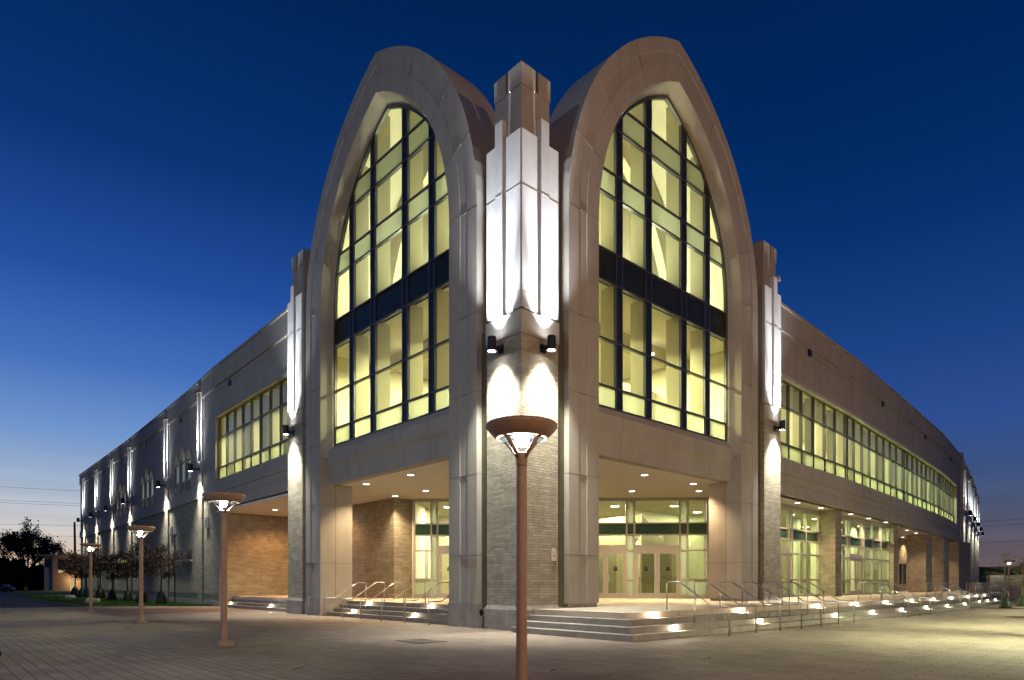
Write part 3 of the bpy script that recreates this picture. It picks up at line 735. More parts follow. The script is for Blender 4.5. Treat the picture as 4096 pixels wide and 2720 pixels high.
# small wall vents and cameras: each a part of the wall
def vent(mp, D, s, z, w=.35, h=.35, m_='darkmetal'):
    mb = MB(); mb.box(s - w / 2, s + w / 2, D(s) - .1, D(s) + .1, z - h / 2, z + h / 2, mp)
    f = mb.build('wall_vent', m_, B); return f
for s in (27.9, 40.3, 52.5, 63.5, 73.1): vent(LM, DL, s, 14.3)
for s in (23.35, 37.9, 52.3, 66): vent(RM, DR, s, 14.55)
for s in (32.9, 43.2):
    f = vent(LM, DL, s, 5.75, .62, .78, 'panel'); mb = MB()
    for k in range(5): mb.box(s - .22, s + .22, DL(s) - .105, DL(s) - .06, 5.42 + k * .14, 5.49 + k * .14, LM)
    mb.build('louver', 'black', f)

# ------------------------------------------------------------------ ground, steps
def sheet(poly, z): 
    mb = MB(); mb.add([(x, y, z) for x, y in poly], [tuple(range(len(poly)))]); return mb
kind(sheet([(-900, -900), (900, -900), (900, 900), (-900, 900)], -.03).build('ground', 'asphalt'))
kind(sheet([(-18, -60), (75, -60), (85, 6), (60, 20), (4, 31.2), (.9, 31.0), (-1.6, 32.3), (-5.6, 35.6), (-10, 36), (-18, 33)], 0).build('plaza_paving', 'paver'))
lawn = [(.9, 31.0), (-1.6, 32.3), (-5.6, 35.6), (-6.3, 45), (-5.2, 70), (-4, 110), (2, 190), (8, 190), (8, 89), (2.6, 88.5), (2.2, 75), (2.0, 60), (1.2, 31.1)]
kind(sheet(lawn, .004).build('lawn', 'grass'))
# grass blades
mb = MB()
for i in range(16000):
    y = 31.3 + 58 * (random.random() ** 1.8); x0 = -5.4 + .006 * (y - 35) if y > 35.5 else -5.6 + (35.5 - y) * 1.35; x1 = DL(y) - .05
    x = random.uniform(x0, x1); h = random.uniform(.04, .12); a = random.uniform(0, 6.28); w = .03
    dx, dy = math.cos(a) * w, math.sin(a) * w
    mb.add([(x - dx, y - dy, 0), (x + dx, y + dy, 0), (x + random.uniform(-.04, .04), y, h)], [(0, 1, 2)])
kind(mb.build('grass', 'grass'), 'stuff')['label'] = 'short green grass of the lawn beside the brick wing'
rs = random.Random(12); mb = MB()
for i in range(46):
    x, y = rs.uniform(-12, 14), rs.uniform(-11, 20)
    if x > -1.2 and y > -6: continue
    r_ = rs.uniform(.03, .12); n = 9; mb.add([(x + r_ * rs.uniform(.7, 1.2) * math.cos(2 * PI * k / n), y + r_ * rs.uniform(.7, 1.2) * math.sin(2 * PI * k / n), .003) for k in range(n)], [tuple(range(n))])
o_ = kind(mb.build('paving_stain', 'conc'), 'structure')
tw = random.Random(5)
for k, (x, y) in enumerate(((-6.1, -7.2), (-9.2, -4.0), (-2.4, -8.0))):
    tag(MB().tube([(x, y, .012), (x + .12, y + .1, .02), (x + .26, y + .13, .012)], .006, 4).build('fallen_twig', 'bark'), 'small fallen twig on the paving ' + ('left of the foreground lamp post', 'in front of the left lamp posts', 'in front of the corner steps')[k], 'twig')
MB_ = MB(); pts = [(-10.2, 36.2), (-9.6, 45), (-8.6, 60), (-7.5, 90)]
for i, (a, b) in enumerate(zip(pts, pts[1:])):
    for k in range(6):
        u0, u1 = k / 6, (k + .62) / 6
        p = [a[j] + (b[j] - a[j]) * u0 for j in (0, 1)]; q = [a[j] + (b[j] - a[j]) * u1 for j in (0, 1)]
        MB_.add([(p[0] - .08, p[1], -.025), (p[0] + .08, p[1], -.025), (q[0] + .08, q[1], -.025), (q[0] - .08, q[1], -.025)], [(0, 1, 2, 3)])
kind(MB_.build('road_marking', 'yellow'))

# right steps follow the curved front
SR = [(-.45, -4.65), (20, -4.75), (31.5, -4.4), (50, -2.9), (57.5, -2.2)]
fS = interp(SR)
RH = .1725
def front(off, x0, x1, n=None):
    xs = sorted({x0, x1} | {a for a, b in SR if x0 < a < x1}); return [(x, fS(x) + off) for x in xs]
steps = empty('entrance_steps', (10, -4, 0), 'long concrete entrance steps wrapping the corner in front of the right wing', 'steps')
for k in range(3):
    poly = front(.33 * k, -.45 + .33 * k, 57.5 - .33 * k); e = 1.0
    poly = poly + [(57.5 - .33 * k, 1.5), (3, .3 + .01 * k), (-.45 + .33 * k, -.042 + .0 * k)]
    MB().prism(poly, RH * k - .01 * (k > 0) + .0, RH * (k + 1)).build('step', 'step', steps, bevel=.012)
plat = front(.99, .54, 56.5) + [(58, 1.2), (75, 5.0), (76, 10), (19.5, 3.2), (18.7, 3.6), DG(9.7, 0, 0)[:2], DG(-6.4, 0, 0)[:2], (9, 17), (9, 29.9), (1.6, 29.9), (1.6, 27.9), (1.34, 27.9), (1.34, 2.0), (.54, 2.0)]
MB().prism(plat, .5, .69).build('porch_floor', 'porchfloor', B, bevel=.0)
mb = MB()
x = 2.2
random.seed(3)
for k in range(4):
    x = 1.6 + .5 * k
    while x < 56:
        y = fS(x) + .33 * k; mb.box(x, x + .018, y - .003, y + .02, RH * k, RH * (k + 1) - .004); x += 1.5 + .4 * random.random()
mb.build('step_joint', 'joint', steps)
def side_steps(name, x0, s0, s1, label, ret):
    t = empty(name, (x0, (s0 + s1) / 2, 0), label, 'steps')
    for k in range(3):
        e = s1 - (.33 * k if ret else 0)
        MB().box(x0 + .33 * k, x0 + 1.7, s0, e, RH * k, RH * (k + 1)).build('step', 'step', t, bevel=.012)
    e = s1 - (.99 if ret else 0)
    MB().box(x0 + .99, 1.338, s0, e, RH * 3, .6895).build('step', 'step', t) if x0 + .99 < 1.33 else None
    return t
side_steps('entrance_steps', .33, 3.76, 13.74, 'concrete steps with grouped handrails leading up under the left arch', False)
mbx = MB()
t3 = empty('entrance_steps', (.8, 23, 0), 'short flight of concrete steps in front of the orange brick porch at left', 'steps')
for k in range(4):
    MB().box(.55 + .33 * k, 1.9 + .05 * k, 17.3, 29.0 - .33 * k, RH * k + .0005, RH * (k + 1) + (.0 if k < 3 else .003)).build('step', 'step', t3, bevel=.01)

# drain and pipe, sign
d = empty('drain_grate', (-4.3, -.7, 0), 'dark square metal drain grate set in the paving before the left arch', 'drain')
mb = MB(); mb.prism([(-4.75, -1.35), (-3.85, -1.3), (-3.8, -.15), (-4.7, -.2)], .001, .012); mb.build('grate', 'darkmetal', d)
mb = MB()
for k in range(6): mb.box(-4.65 + k * .13, -4.6 + k * .13, -1.25, -.25, .012, .02)
mb.build('grate_bar', 'conc', d)
mb = MB(); mb.lathe([(.17, .001), (.17, .012)], (-.55, 18.2, 0), 20); tag(mb.build('manhole_cover', 'darkmetal'), 'small round dark manhole cover in paving near the left brick pier', 'cover')
pp = MB(); n = 16
pp.loft([[(x, y0 + r * math.cos(2 * PI * i / n), .53 + r * math.sin(2 * PI * i / n)) for i in range(n)] for x, y0, r in ((.3, 1.93, .15), (-.01, 1.93, .15), (-.01, 1.93, .12), (.1, 1.93, .11))])
pp.build('drain_pipe', 'steel', B)
def text_mesh(s, size, P, name, mat, parent, depth=.002):
    cu = bpy.data.curves.new(name, 'FONT'); cu.body = s; cu.size = size; cu.align_x = 'CENTER'; cu.align_y = 'CENTER'; cu.resolution_u = 2
    ob = bpy.data.objects.new('tmp', cu); COL.objects.link(ob)
    dg = bpy.context.evaluated_depsgraph_get(); me = bpy.data.meshes.new_from_object(ob.evaluated_get(dg))
    for v in me.vertices: v.co = Vector(P(v.co.x, v.co.y))
    bpy.data.objects.remove(ob); me.name = name; me.materials.clear(); me.materials.append(M[mat])
    o = bpy.data.objects.new(name, me); COL.objects.link(o); o.parent = parent; o.matrix_parent_inverse = parent.matrix_basis.inverted(); return o
# sign plate face: X along the right face of the corner pier
sx, sz, sw, sh = 1.475, 2.45, .205, .40
sg = empty('wall_sign', (sx, -.01, sz), 'small white No Smoking sign on the brick of the corner pier', 'sign')
MB().box(sx - sw / 2, sx + sw / 2, -.012, .019, sz - sh / 2, sz + sh / 2).build('sign_plate', 'white', sg, bevel=.01)
P = lambda u, v: (sx + u, -.0145, sz + v)
text_mesh('No', .055, lambda u, v: P(u, v + .145), 'sign_text', 'black', sg); text_mesh('Smoking', .05, lambda u, v: P(u, v + .09), 'sign_text', 'black', sg)
text_mesh('within 25 feet\nof this door', .022, lambda u, v: P(u, v - .15), 'sign_text', 'black', sg)
mb = MB(); n = 24
mb.loft([[P(r * math.cos(2 * PI * i / n), r * math.sin(2 * PI * i / n) - .02) for i in range(n)] for r in (.062, .048)])
c = .036; mb.add([P(-c - .006, c - .02 + .006), P(-c + .006, c - .02 + .014), P(c + .006, -c - .02 - .002), P(c - .006, -c - .02 - .012)], [(0, 1, 2, 3)])
mb.build('no_smoking_symbol', 'red', sg)
mb = MB(); mb.add([P(-.035, -.028), P(.02, -.028), P(.02, -.018), P(-.035, -.018)], [(0, 1, 2, 3)]); mb.build('cigarette_symbol', 'black', sg)

# ------------------------------------------------------------------ handrails
def handrail(axis, a, f0, label, zt=1.56, par=None):
    """axis 'R': runs along +Y at X=a from the step front f0; 'L': along +X at Y=a"""
    mp = (lambda u, z: (a, f0 + u, z)) if axis == 'R' else (lambda u, z: (f0 + u, a, z))
    t = empty('handrail', mp(0, 0), label, 'handrail', 'steel handrails on the entrance steps')
    zl = .86; r = .021
    MB().tube([mp(-.62, 0), mp(-.62, zl - .06), mp(-.60, zl - .015), mp(-.55, zl), mp(-.1, zl), mp(-.02, zl + .03), mp(1.0, zt - .03), mp(1.08, zt), mp(1.42, zt), mp(1.47, zt - .015), mp(1.49, zt - .06), mp(1.49, .69)], r, 8).build('rail', 'steel', t, smooth=True)
    MB().tube([mp(.5, RH * 2), mp(.5, zl + (zt - zl) * .49)], .019, 8).build('post', 'steel', t, smooth=True)
    return t
ords = ['first', 'second', 'third', 'fourth', 'fifth', 'sixth', 'seventh', 'eighth', 'ninth', 'tenth', 'eleventh']
RX = [3.21, 4.78, 6.34, 7.86, 9.4, 10.93, 12.35]
for i, x in enumerate(RX): handrail('R', x, fS(x), f'steel handrail on the right steps, {ords[i]} back from the stair corner')
for i, x in enumerate([18.58, 20.23, 21.93]): handrail('R', x, fS(x), f'steel handrail of the middle trio before the storefront, {ords[i]} from the left')
for i, x in enumerate([30.1, 32.0, 34.0]): handrail('R', x, fS(x), f'steel handrail of the trio before the large brick columns, {ords[i]} from the left')
for i, x in enumerate([43.2, 47.4, 52.2]): handrail('R', x, fS(x), f'small far steel handrail at the end of the right steps, {ords[i]} from the left')
for i, s in enumerate([14.39, 12.73, 11.06, 9.5, 7.83, 6.17, 4.55]): handrail('L', s, .33, f'steel handrail on the left arch steps, {ords[i]} from the left')

# ------------------------------------------------------------------ step lights
def steplight(P, label, nrm):
    t = empty('step_light', P(0, 0, 0), label, 'step light', 'lit step lights set in the risers')
    MB().loft([[P(u, d, z) for u, z in ((-.21, -.06), (.21, -.06), (.21, .06), (-.21, .06))] for d in (-.006, .05)], True, True).build('light_frame', 'alu', t)
    pts = []
    for i in range(16):
        a = 2 * PI * i / 16; pts.append((math.copysign(abs(math.cos(a)) ** .5, math.cos(a)) * .20, math.copysign(abs(math.sin(a)) ** .5, math.sin(a)) * .052))
    mb = MB(); mb.add([P(u, -.012, z) for u, z in pts], [tuple(range(16))]); mb.build('light_lens', 'e_step', t)
    c = P(0, -.10, .0)
    lite('POINT', c, 26.0, (1, .86, .6), t, radius=.04)
SLX = [1.82, 6.8, 12.95, 16.95, 20.85, 25.1, 29.45, 34.35, 40.3, 44.0, 48.1]
for i, x in enumerate(SLX):
    steplight(lambda u, d, z, x=x: (x + u, fS(x) + .99 + d, .605 + z), f'glowing step light in the upper row of the right steps, {ords[i]} from the corner', 0)
    steplight(lambda u, d, z, x=x: (x + .05 + u, fS(x) + .33 + d, .26 + z), f'glowing step light in the lower row of the right steps, {ords[i]} from the corner', 0)
for s, k, lab in ((11.55, 3, 'upper lit step light of the left arch steps, nearer the far jamb'), (6.7, 3, 'upper lit step light of the left arch steps, nearer the corner pier'),
                  (11.75, 1, 'lower lit step light of the left arch steps, nearer the far jamb'), (6.85, 1, 'lower lit step light of the left arch steps, nearer the corner pier')):
    steplight(lambda u, d, z, s=s, k=k: (.33 + .33 * k + d, s + u, RH * k + .09 + z), lab, 0)
for s, k, lab in ((26.9, 3, 'lit step light in the top riser of the orange porch steps'), (28.1, 1, 'lit step light near the left end of the orange porch steps'), (21.6, 1, 'lit step light of the orange porch steps beside the brick pier')):
    steplight(lambda u, d, z, s=s, k=k: (.55 + .33 * k + d, s + u, RH * k + .09 + z), lab, 0)

# ------------------------------------------------------------------ wall lights
def walllight(mp, s, d, zc, label, pu=260, pd=240, r=.14, h=.46, arm=.4, beam=15000, bo=.62, ba=32):
    t = empty('wall_light', mp(s, d, zc), label, 'wall light', 'cylinder up and down lights on the piers')
    c = mp(s, d, zc)
    MB().lathe([(r, -h / 2), (r, h / 2)], c, 20, False).build('lamp_housing', 'darkmetal', t, smooth=False)
    MB().box(s - .05, s + .05, d, d + arm, zc - .12, zc - .02, mp).build('bracket', 'darkmetal', t)
    MB().box(s - .12, s + .12, d + arm - .03, d + arm, zc - .2, zc + .06, mp).build('back_plate', 'darkmetal', t)
    MB().lathe([(r * .9, -h / 2 + .03), (r * .9, -h / 2 + .05)], c, 20).build('lens', 'e_cool', t)
    MB().lathe([(r * .9, h / 2 - .05), (r * .9, h / 2 - .03)], c, 20).build('lens', 'e_cool', t)
    up = (c[0], c[1], c[2] + h / 2 + .01); dn = (c[0], c[1], c[2] - h / 2 - .01)
    tgu = mp(s, d + .36, zc + 5.5); tgb = mp(s, d + bo, zc + 6.5); tgd = mp(s, d + .36, zc - 7)
    lite('SPOT', up, pu * 12, (.84, .89, 1.0), t, .1, tgu, 84, 1.0); lite('SPOT', up, beam, (.86, .90, 1.0), t, .1, tgb, ba, .8); lite('SPOT', dn, pd * 18, (.97, .98, .86), t, .2, tgd, 88, 1.0)
walllight(LM, .97, -.38, 9.17, 'cylinder wall light on the left face of the corner pier')
walllight(RM, .97, -.38, 9.17, 'cylinder wall light on the right face of the corner pier')
walllight(LM, 16.75, -.38, 9.17, 'cylinder wall light on the brick pier left of the left arch')
walllight(RM, 17.0, -.38, 9.17, 'cylinder wall light on the brick pier right of the right arch')
PL = ['nearest pilaster of the left wing', 'second pilaster of the left wing', 'third pilaster of the left wing', 'fourth pilaster of the left wing', 'fifth pilaster of the left wing', 'farthest pilaster of the left wing']
for s, n_ in zip(PILL, PL): walllight(LM, s, DL(s) - .75, 9.7, 'cylinder wall light lighting the ' + n_, pu=50, pd=190, beam=17000, bo=1.75, ba=23, r=.17, h=.55, arm=.6)
for s, n_ in zip(PILR, ['nearest pilaster', 'second pilaster', 'third pilaster', 'fourth pilaster', 'farthest pilaster']):
    walllight(RM, s, DR(s) - .75, 9.9, f'small far wall light on the {n_} past the right porch', pu=30, pd=110, beam=6000, bo=1.75, ba=23, r=.2, h=.6, arm=.7)

# ------------------------------------------------------------------ porch ceiling lights
def downlight(x, y, label, p=75, z=6.22):
    t = empty('ceiling_light', (x, y, z), label, 'ceiling light', 'recessed lights in the porch ceilings')
    MB().lathe([(.19, -.015), (.19, .03)], (x, y, z), 20).build('trim_ring', 'alu', t)
    MB().lathe([(.15, -.02), (.15, -.016)], (x, y, z), 20).build('lens', 'e_down', t)
    lite('SPOT', (x, y, z - .06), p * 19, (1.0, .73, .43), t, .1, (x, y, 0), 116, .8)
W1 = (1.0, .74, .46)
dl = [(9.3, 2.1, 'porch ceiling light under the right arch, nearest the front beam'), (13.06, 2.05, 'porch ceiling light under the right arch beside the far jamb'),
      (12.9, 5.5, 'porch ceiling light just in front of the entrance doors, left one'), (15.4, 3.2, 'porch ceiling light just in front of the entrance doors, right one'),
      (1.8, 8.9, 'porch ceiling light under the left arch, near the beam and right of its twin'), (1.7, 12.5, 'porch ceiling light under the left arch nearest the far jamb'),
      (5.1, 12.5, 'porch ceiling light under the left arch by the glazed entrance'), (5.0, 15.2, 'porch ceiling light that lights the brick corner under the left arch'),
      (2.9, 26.0, 'ceiling light over the orange brick porch at left'), (6.0, 6.0, 'porch ceiling light hidden behind the corner pier')]
for x, y, l in dl: downlight(x, y, l, 60)
lite('SPOT', (4.6, 22, 6.1), 800, (1.0, .52, .2), None, .1, (4.6, 22, 0), 150, .5)
lite('SPOT', (4.0, 27, 6.1), 700, (1.0, .50, .18), None, .1, (4.0, 27, 0), 150, .5)
wl = [(23.9, 1.95), (27.5, 2.1), (32.7, 2.25), (36.7, 2.5), (40.8, 2.7), (46.1, 3.6), (50.5, 4.1), (54.7, 4.6), (59.7, 7.2), (63.6, 7.6), (68.5, 6.2)]
for i, (x, y) in enumerate(wl): downlight(x, y, f'ceiling light of the right wing porch, {ords[i]} from the brick pier', 40)
downlight(20.5, 1.9, 'ceiling light of the right wing porch tucked behind the brick pier', 40)

# ------------------------------------------------------------------ interior lights (ceiling lamps, plus hidden uplights added to brighten the vaults)
WY = (.99, .95, .58); WG = (0.90, 1.0, .60)
def room_light(x, y, z, p, up=False, size=.5, col=WY):
    MB().lathe([(size / 2, 0), (size / 2, .03)], (x, y, z + (.012 if not up else -.045)), 16).build('ceiling_lamp' if not up else 'uplight', 'e_down', B)
    lite('AREA', (x, y, z), p * 1.9, col, None, target=(x, y, z + (1 if up else -1)), size=size, name='interior_lamp')
for a, b in ((3.6, 6.5), (3.2, 11.2), (7, 11.0)):
    for x, y in ((a, b), (b, a)): room_light(x, y, 12.15 if a < 3.5 else 12.75, 500 if a < 3.5 else 900, size=.45)
room_light(5.5, 5.5, 12.75, 820, size=.5)
for q in (4.2, 6.4, 8.75, 11.0, 13.4):
    for x, y in ((3.0, q), (q, 3.0)): room_light(x, y, 13.86, 95, up=True, size=.8, col=(.96, .98, .72))
for s in (20, 24, 28.5): room_light(DL(s) + 3.4, s, 12.9, 420, size=.5)
for s in range(20, 72, 5): room_light(s, DR(s) + 3.4, 12.9, 440, size=.5, col=WG if s > 30 else WY)
for t in (-5, -2, 1.5, 5, 8.5): room_light(*DG(t, 3.0, 0)[:2], 6.08, 190, size=.5, col=(1, .94, .66)); 
for t in (-4, 2, 8): room_light(*DG(t, 6.6, 0)[:2], 6.08, 170, size=.4)
for x in (21, 25.5, 29, 33, 37, 41.5): room_light(x, 4.7, 6.05, 110, size=.5, col=WG); 
for x in (23, 31, 39): room_light(x, 8, 6.05, 130, size=.5, col=WG)


# ------------------------------------------------------------------ lamp posts
def lamppost(x, y, label, power=150, base=True, col=(.86, .98, .96), down=0):
    t = empty('lamp_post', (x, y, 0), label, 'lamp post', 'plaza lamp posts with dish heads')
    MB().lathe([(.078, .1), (.072, 1.6), (.069, 3.09)], (x, y, 0), 20).build('pole', 'lamp', t, smooth=False)
    if base: MB().box(x - .18, x + .18, y - .18, y + .18, 0, .13).build('base_block', 'conc', t, bevel=.01)
    hd = MB()
    hd.lathe([(.0, 3.66), (.3, 3.665), (.47, 3.662), (.49, 3.64), (.487, 3.61), (.36, 3.47), (.30, 3.46), (.29, 3.49), (.1, 3.53), (0.0, 3.53)], (x, y, 0), 36, False)
    hd.build('lamp_dish', 'lamp', t, smooth=True)
    MB().lathe([(.292, 3.452), (.292, 3.458)], (x, y, 0), 28).build('dark_disc', 'darkmetal', t)  # dark disc added so the dish underside does not show lit
    mb = MB(); mb.lathe([(.072, 3.085), (.074, 3.12), (.078, 3.2), (.10, 3.26), (.09, 3.27)], (x, y, 0), 20, True); mb.build('collar', 'lamp', t, smooth=True)
    for k in range(4):
        a = k * PI / 2 + .09; c, s = math.cos(a), math.sin(a)
        MB().tube([(x + c * .06, y + s * .06, 3.22), (x + c * .13, y + s * .13, 3.30), (x + c * .3, y + s * .3, 3.47)], [.034, .028, .03], 6).build('arm', 'lamp', t, smooth=True)
    MB().lathe([(.02, 3.36), (.085, 3.37), (.10, 3.42), (.09, 3.5), (.05, 3.51)], (x, y, 0), 16).build('bulb', 'e_bulb', t, smooth=True)
    lite('POINT', (x, y, 3.30), power * .38, col, t, radius=.05); lite('SPOT', (x, y, 3.335), power * 1.1, col, t, .05, (x, y, 0), 164, .3)
    if down: lite('SPOT', (x, y, 3.335), down, col, t, .05, (x, y, 0), 158, .35)
    return t
lamppost(-7.94, -8.46, 'tall brown lamp post in the foreground before the corner pier', 620, False)
lamppost(-8.5, 1.45, 'brown lamp post nearest on the left, in front of the orange porch', 190)
lamppost(-7.73, 12.72, 'brown lamp post second from the left, in front of the lawn', 190)
lamppost(-7.03, 26.5, 'leftmost and farthest brown lamp post on the left plaza', 190)
lamppost(60.2, -1.4, 'far lamp post glaring at the right edge beyond the steps', 400)
lamppost(10.0, -13.6, 'lamp post out of the picture on the right plaza nearest the camera', 1800, down=15000, col=(.90, 1, .60))
lamppost(22.5, -15.5, 'lamp post out of the picture on the right plaza, second one', 1800, down=15000, col=(.92, 1, .66))
lamppost(36.0, -14.0, 'lamp post out of the picture on the right plaza, farthest one', 1800, down=15000, col=(.92, 1, .66))
# sodium street lamps across the road behind the camera
def streetlamp(x, y, z, p, label, dx, dy):
    t = empty('street_lamp', (x, y, 0), label, 'street lamp', 'sodium street lamps behind the camera')
    MB().tube([(x, y, 0), (x, y, z), (x + dx * .4, y + dy * .4, z + .5), (x + dx * 1.6, y + dy * 1.6, z + .6)], [.12, .08, .06, .05], 8).build('pole', 'darkmetal', t)
    MB().box(x + dx * 1.6 - .3, x + dx * 1.6 + .3, y + dy * 1.6 - .2, y + dy * 1.6 + .2, z + .5, z + .65).build('lamp_head', 'darkmetal', t)
    lite('POINT', (x + dx * 1.6, y + dy * 1.6, z + .3), p, (1.0, .56, .22), t, radius=.15)
def fillpole(x, y, z, p, label, tgt, col, ang=125):
    t = empty('fill_light_pole', (x, y, 0), label, 'street lamp', 'added fill lamps outside the picture')
    MB().tube([(x, y, 0), (x, y, z)], [.11, .07], 8).build('pole', 'darkmetal', t); MB().box(x - .3, x + .3, y - .3, y + .3, z, z + .15).build('lamp_head', 'darkmetal', t)
    lite('SPOT', (x, y, z - .05), p, col, t, .15, tgt, ang, .7)
fillpole(-72, -6, 14, 76000, 'unseen cool white fill lamp added west of the plaza', (0, 16, 11), (.52, .82, 1.0), 46)  # unseen lamp added to fill the left facade with cool light
streetlamp(2, -40, 9.5, 12000, 'tall sodium street lamp across the road to the south', 0, 1)
streetlamp(-30, -33, 9, 10000, 'tall sodium street lamp across the road behind the camera', .6, .8)

# ------------------------------------------------------------------ camera
cam = bpy.data.cameras.new('Camera'); co = bpy.data.objects.new('Camera', cam); COL.objects.link(co)
yaw = math.radians(47.6)
co.location = (-14.003, -14.906, 1.5); co.rotation_euler = (math.radians(90), 0, yaw - math.radians(90))
cam.sensor_width = 36; cam.lens = 36 * 2611 / 4096
cam.shift_x = 0; cam.shift_y = (2335 - 1360) / 4096
cam.clip_end = 3000; cam.clip_start = .1
SC.camera = co

# ------------------------------------------------------------------ world
w = bpy.data.worlds.new('World'); SC.world = w; w.use_nodes = True
nt = w.node_tree; N = nt.nodes; L = nt.links; N.clear()
o = N.new('ShaderNodeOutputWorld'); bg = N.new('ShaderNodeBackground'); L.new(bg.outputs[0], o.inputs[0])
tc = N.new('ShaderNodeTexCoord'); sp = N.new('ShaderNodeSeparateXYZ'); L.new(tc.outputs['Generated'], sp.inputs[0])
asn = N.new('ShaderNodeMath'); asn.operation = 'ARCSINE'; L.new(sp.outputs['Z'], asn.inputs[0])
el = N.new('ShaderNodeMapRange'); el.inputs['From Min'].default_value = 0; el.inputs['From Max'].default_value = math.radians(50); L.new(asn.outputs[0], el.inputs['Value'])
def s2l(c): return tuple(((x / 255) / 12.92 if x / 255 < .04045 else ((x / 255 + .055) / 1.055) ** 2.4) for x in c) + (1,)
def ramp(st):
    r = N.new('ShaderNodeValToRGB'); cr = r.color_ramp
    while len(cr.elements) < len(st): cr.elements.new(.5)
    for e, (p, c) in zip(cr.elements, st): e.position = p / 50; e.color = s2l(c)
    L.new(el.outputs[0], r.inputs['Fac']); return r
rl = ramp([(0, (210, 160, 122)), (2.2, (222, 198, 176)), (4.2, (206, 204, 204)), (7, (166, 183, 206)), (11, (112, 150, 205)), (16, (68, 112, 188)), (22, (38, 80, 160)), (30, (12, 54, 120)), (42, (0, 36, 86))])
rr = ramp([(0, (112, 90, 92)), (2.5, (98, 88, 98)), (5, (82, 90, 115)), (8, (62, 84, 130)), (12, (46, 78, 145)), (18, (26, 66, 132)), (25, (8, 50, 112)), (33, (0, 40, 94)), (45, (0, 32, 76))])
az = N.new('ShaderNodeVectorMath'); az.operation = 'DOT_PRODUCT'
sa = math.radians(47.6 + 44); az.inputs[1].default_value = (math.cos(sa), math.sin(sa), 0); L.new(tc.outputs['Generated'], az.inputs[0])
am = N.new('ShaderNodeMapRange'); am.interpolation_type = 'SMOOTHSTEP'; am.inputs['From Min'].default_value = .30; am.inputs['From Max'].default_value = 1.0; L.new(az.outputs['Value'], am.inputs['Value'])
mx = N.new('ShaderNodeMix'); mx.data_type = 'RGBA'; L.new(am.outputs[0], mx.inputs[0]); L.new(rr.outputs[0], mx.inputs[6]); L.new(rl.outputs[0], mx.inputs[7])
# faint bands of thin cloud low on the horizon
mp_ = N.new('ShaderNodeMapping'); mp_.inputs['Scale'].default_value = (1.2, 1.2, 26); L.new(tc.outputs['Generated'], mp_.inputs[0])
nn = N.new('ShaderNodeTexNoise'); nn.inputs['Scale'].default_value = 1.6; nn.inputs['Detail'].default_value = 4; L.new(mp_.outputs[0], nn.inputs['Vector'])
cm = N.new('ShaderNodeMapRange'); cm.inputs['From Min'].default_value = .35; cm.inputs['From Max'].default_value = .7; cm.inputs['To Min'].default_value = .86; cm.inputs['To Max'].default_value = 1.1; L.new(nn.outputs['Fac'], cm.inputs['Value'])
fd = N.new('ShaderNodeMapRange'); fd.inputs['From Min'].default_value = math.radians(3); fd.inputs['From Max'].default_value = math.radians(12); L.new(asn.outputs[0], fd.inputs['Value'])
m3 = N.new('ShaderNodeMix'); m3.data_type = 'FLOAT'; L.new(fd.outputs[0], m3.inputs[0]); L.new(cm.outputs[0], m3.inputs[2]); m3.inputs[3].default_value = 1
m4 = N.new('ShaderNodeMix'); m4.data_type = 'RGBA'; m4.blend_type = 'MULTIPLY'; m4.inputs[0].default_value = 1; L.new(mx.outputs[2], m4.inputs[6]); L.new(m3.outputs[0], m4.inputs[7])
L.new(m4.outputs[2], bg.inputs[0]); bg.inputs[1].default_value = 1.0

# ------------------------------------------------------------------ trees and background
def leaf_quad(mb, c, s, rnd):
    a = Vector((rnd.uniform(-1, 1), rnd.uniform(-1, 1), rnd.uniform(-1, 1)))
    if a.length < .1: a = Vector((1, 0, 0))
    a.normalize(); b = a.cross(Vector((rnd.uniform(-1, 1), rnd.uniform(-1, 1), rnd.uniform(-1, 1)))); b.normalize()
    c = Vector(c); a *= s; b *= s * .6
    mb.add([c - a, c - b, c + a, c + b], [(0, 1, 2, 3)])
def grow(mb, p, d, l, r, depth, tips, rnd, spread=.6, up=.15, n=6, kids=(2, 4)):
    q = p + d * l; mid = p + d * l * .5 + Vector((rnd.uniform(-1, 1), rnd.uniform(-1, 1), rnd.uniform(-.5, .5))) * l * .06
    mb.tube([p, mid, q], [r, r * .85, r * .68], n, False)
    tips.append((q, depth))
    if depth == 0: return
    for k in range(rnd.randint(*kids)):
        nd = (d + Vector((rnd.uniform(-1, 1), rnd.uniform(-1, 1), rnd.uniform(-.5, .8))) * spread + Vector((0, 0, up))).normalized()
        grow(mb, q if k == 0 else p + d * l * rnd.uniform(.45, .95), nd, l * rnd.uniform(.62, .82), r * .62, depth - 1, tips, rnd, spread, up, max(3, n - 1), kids)
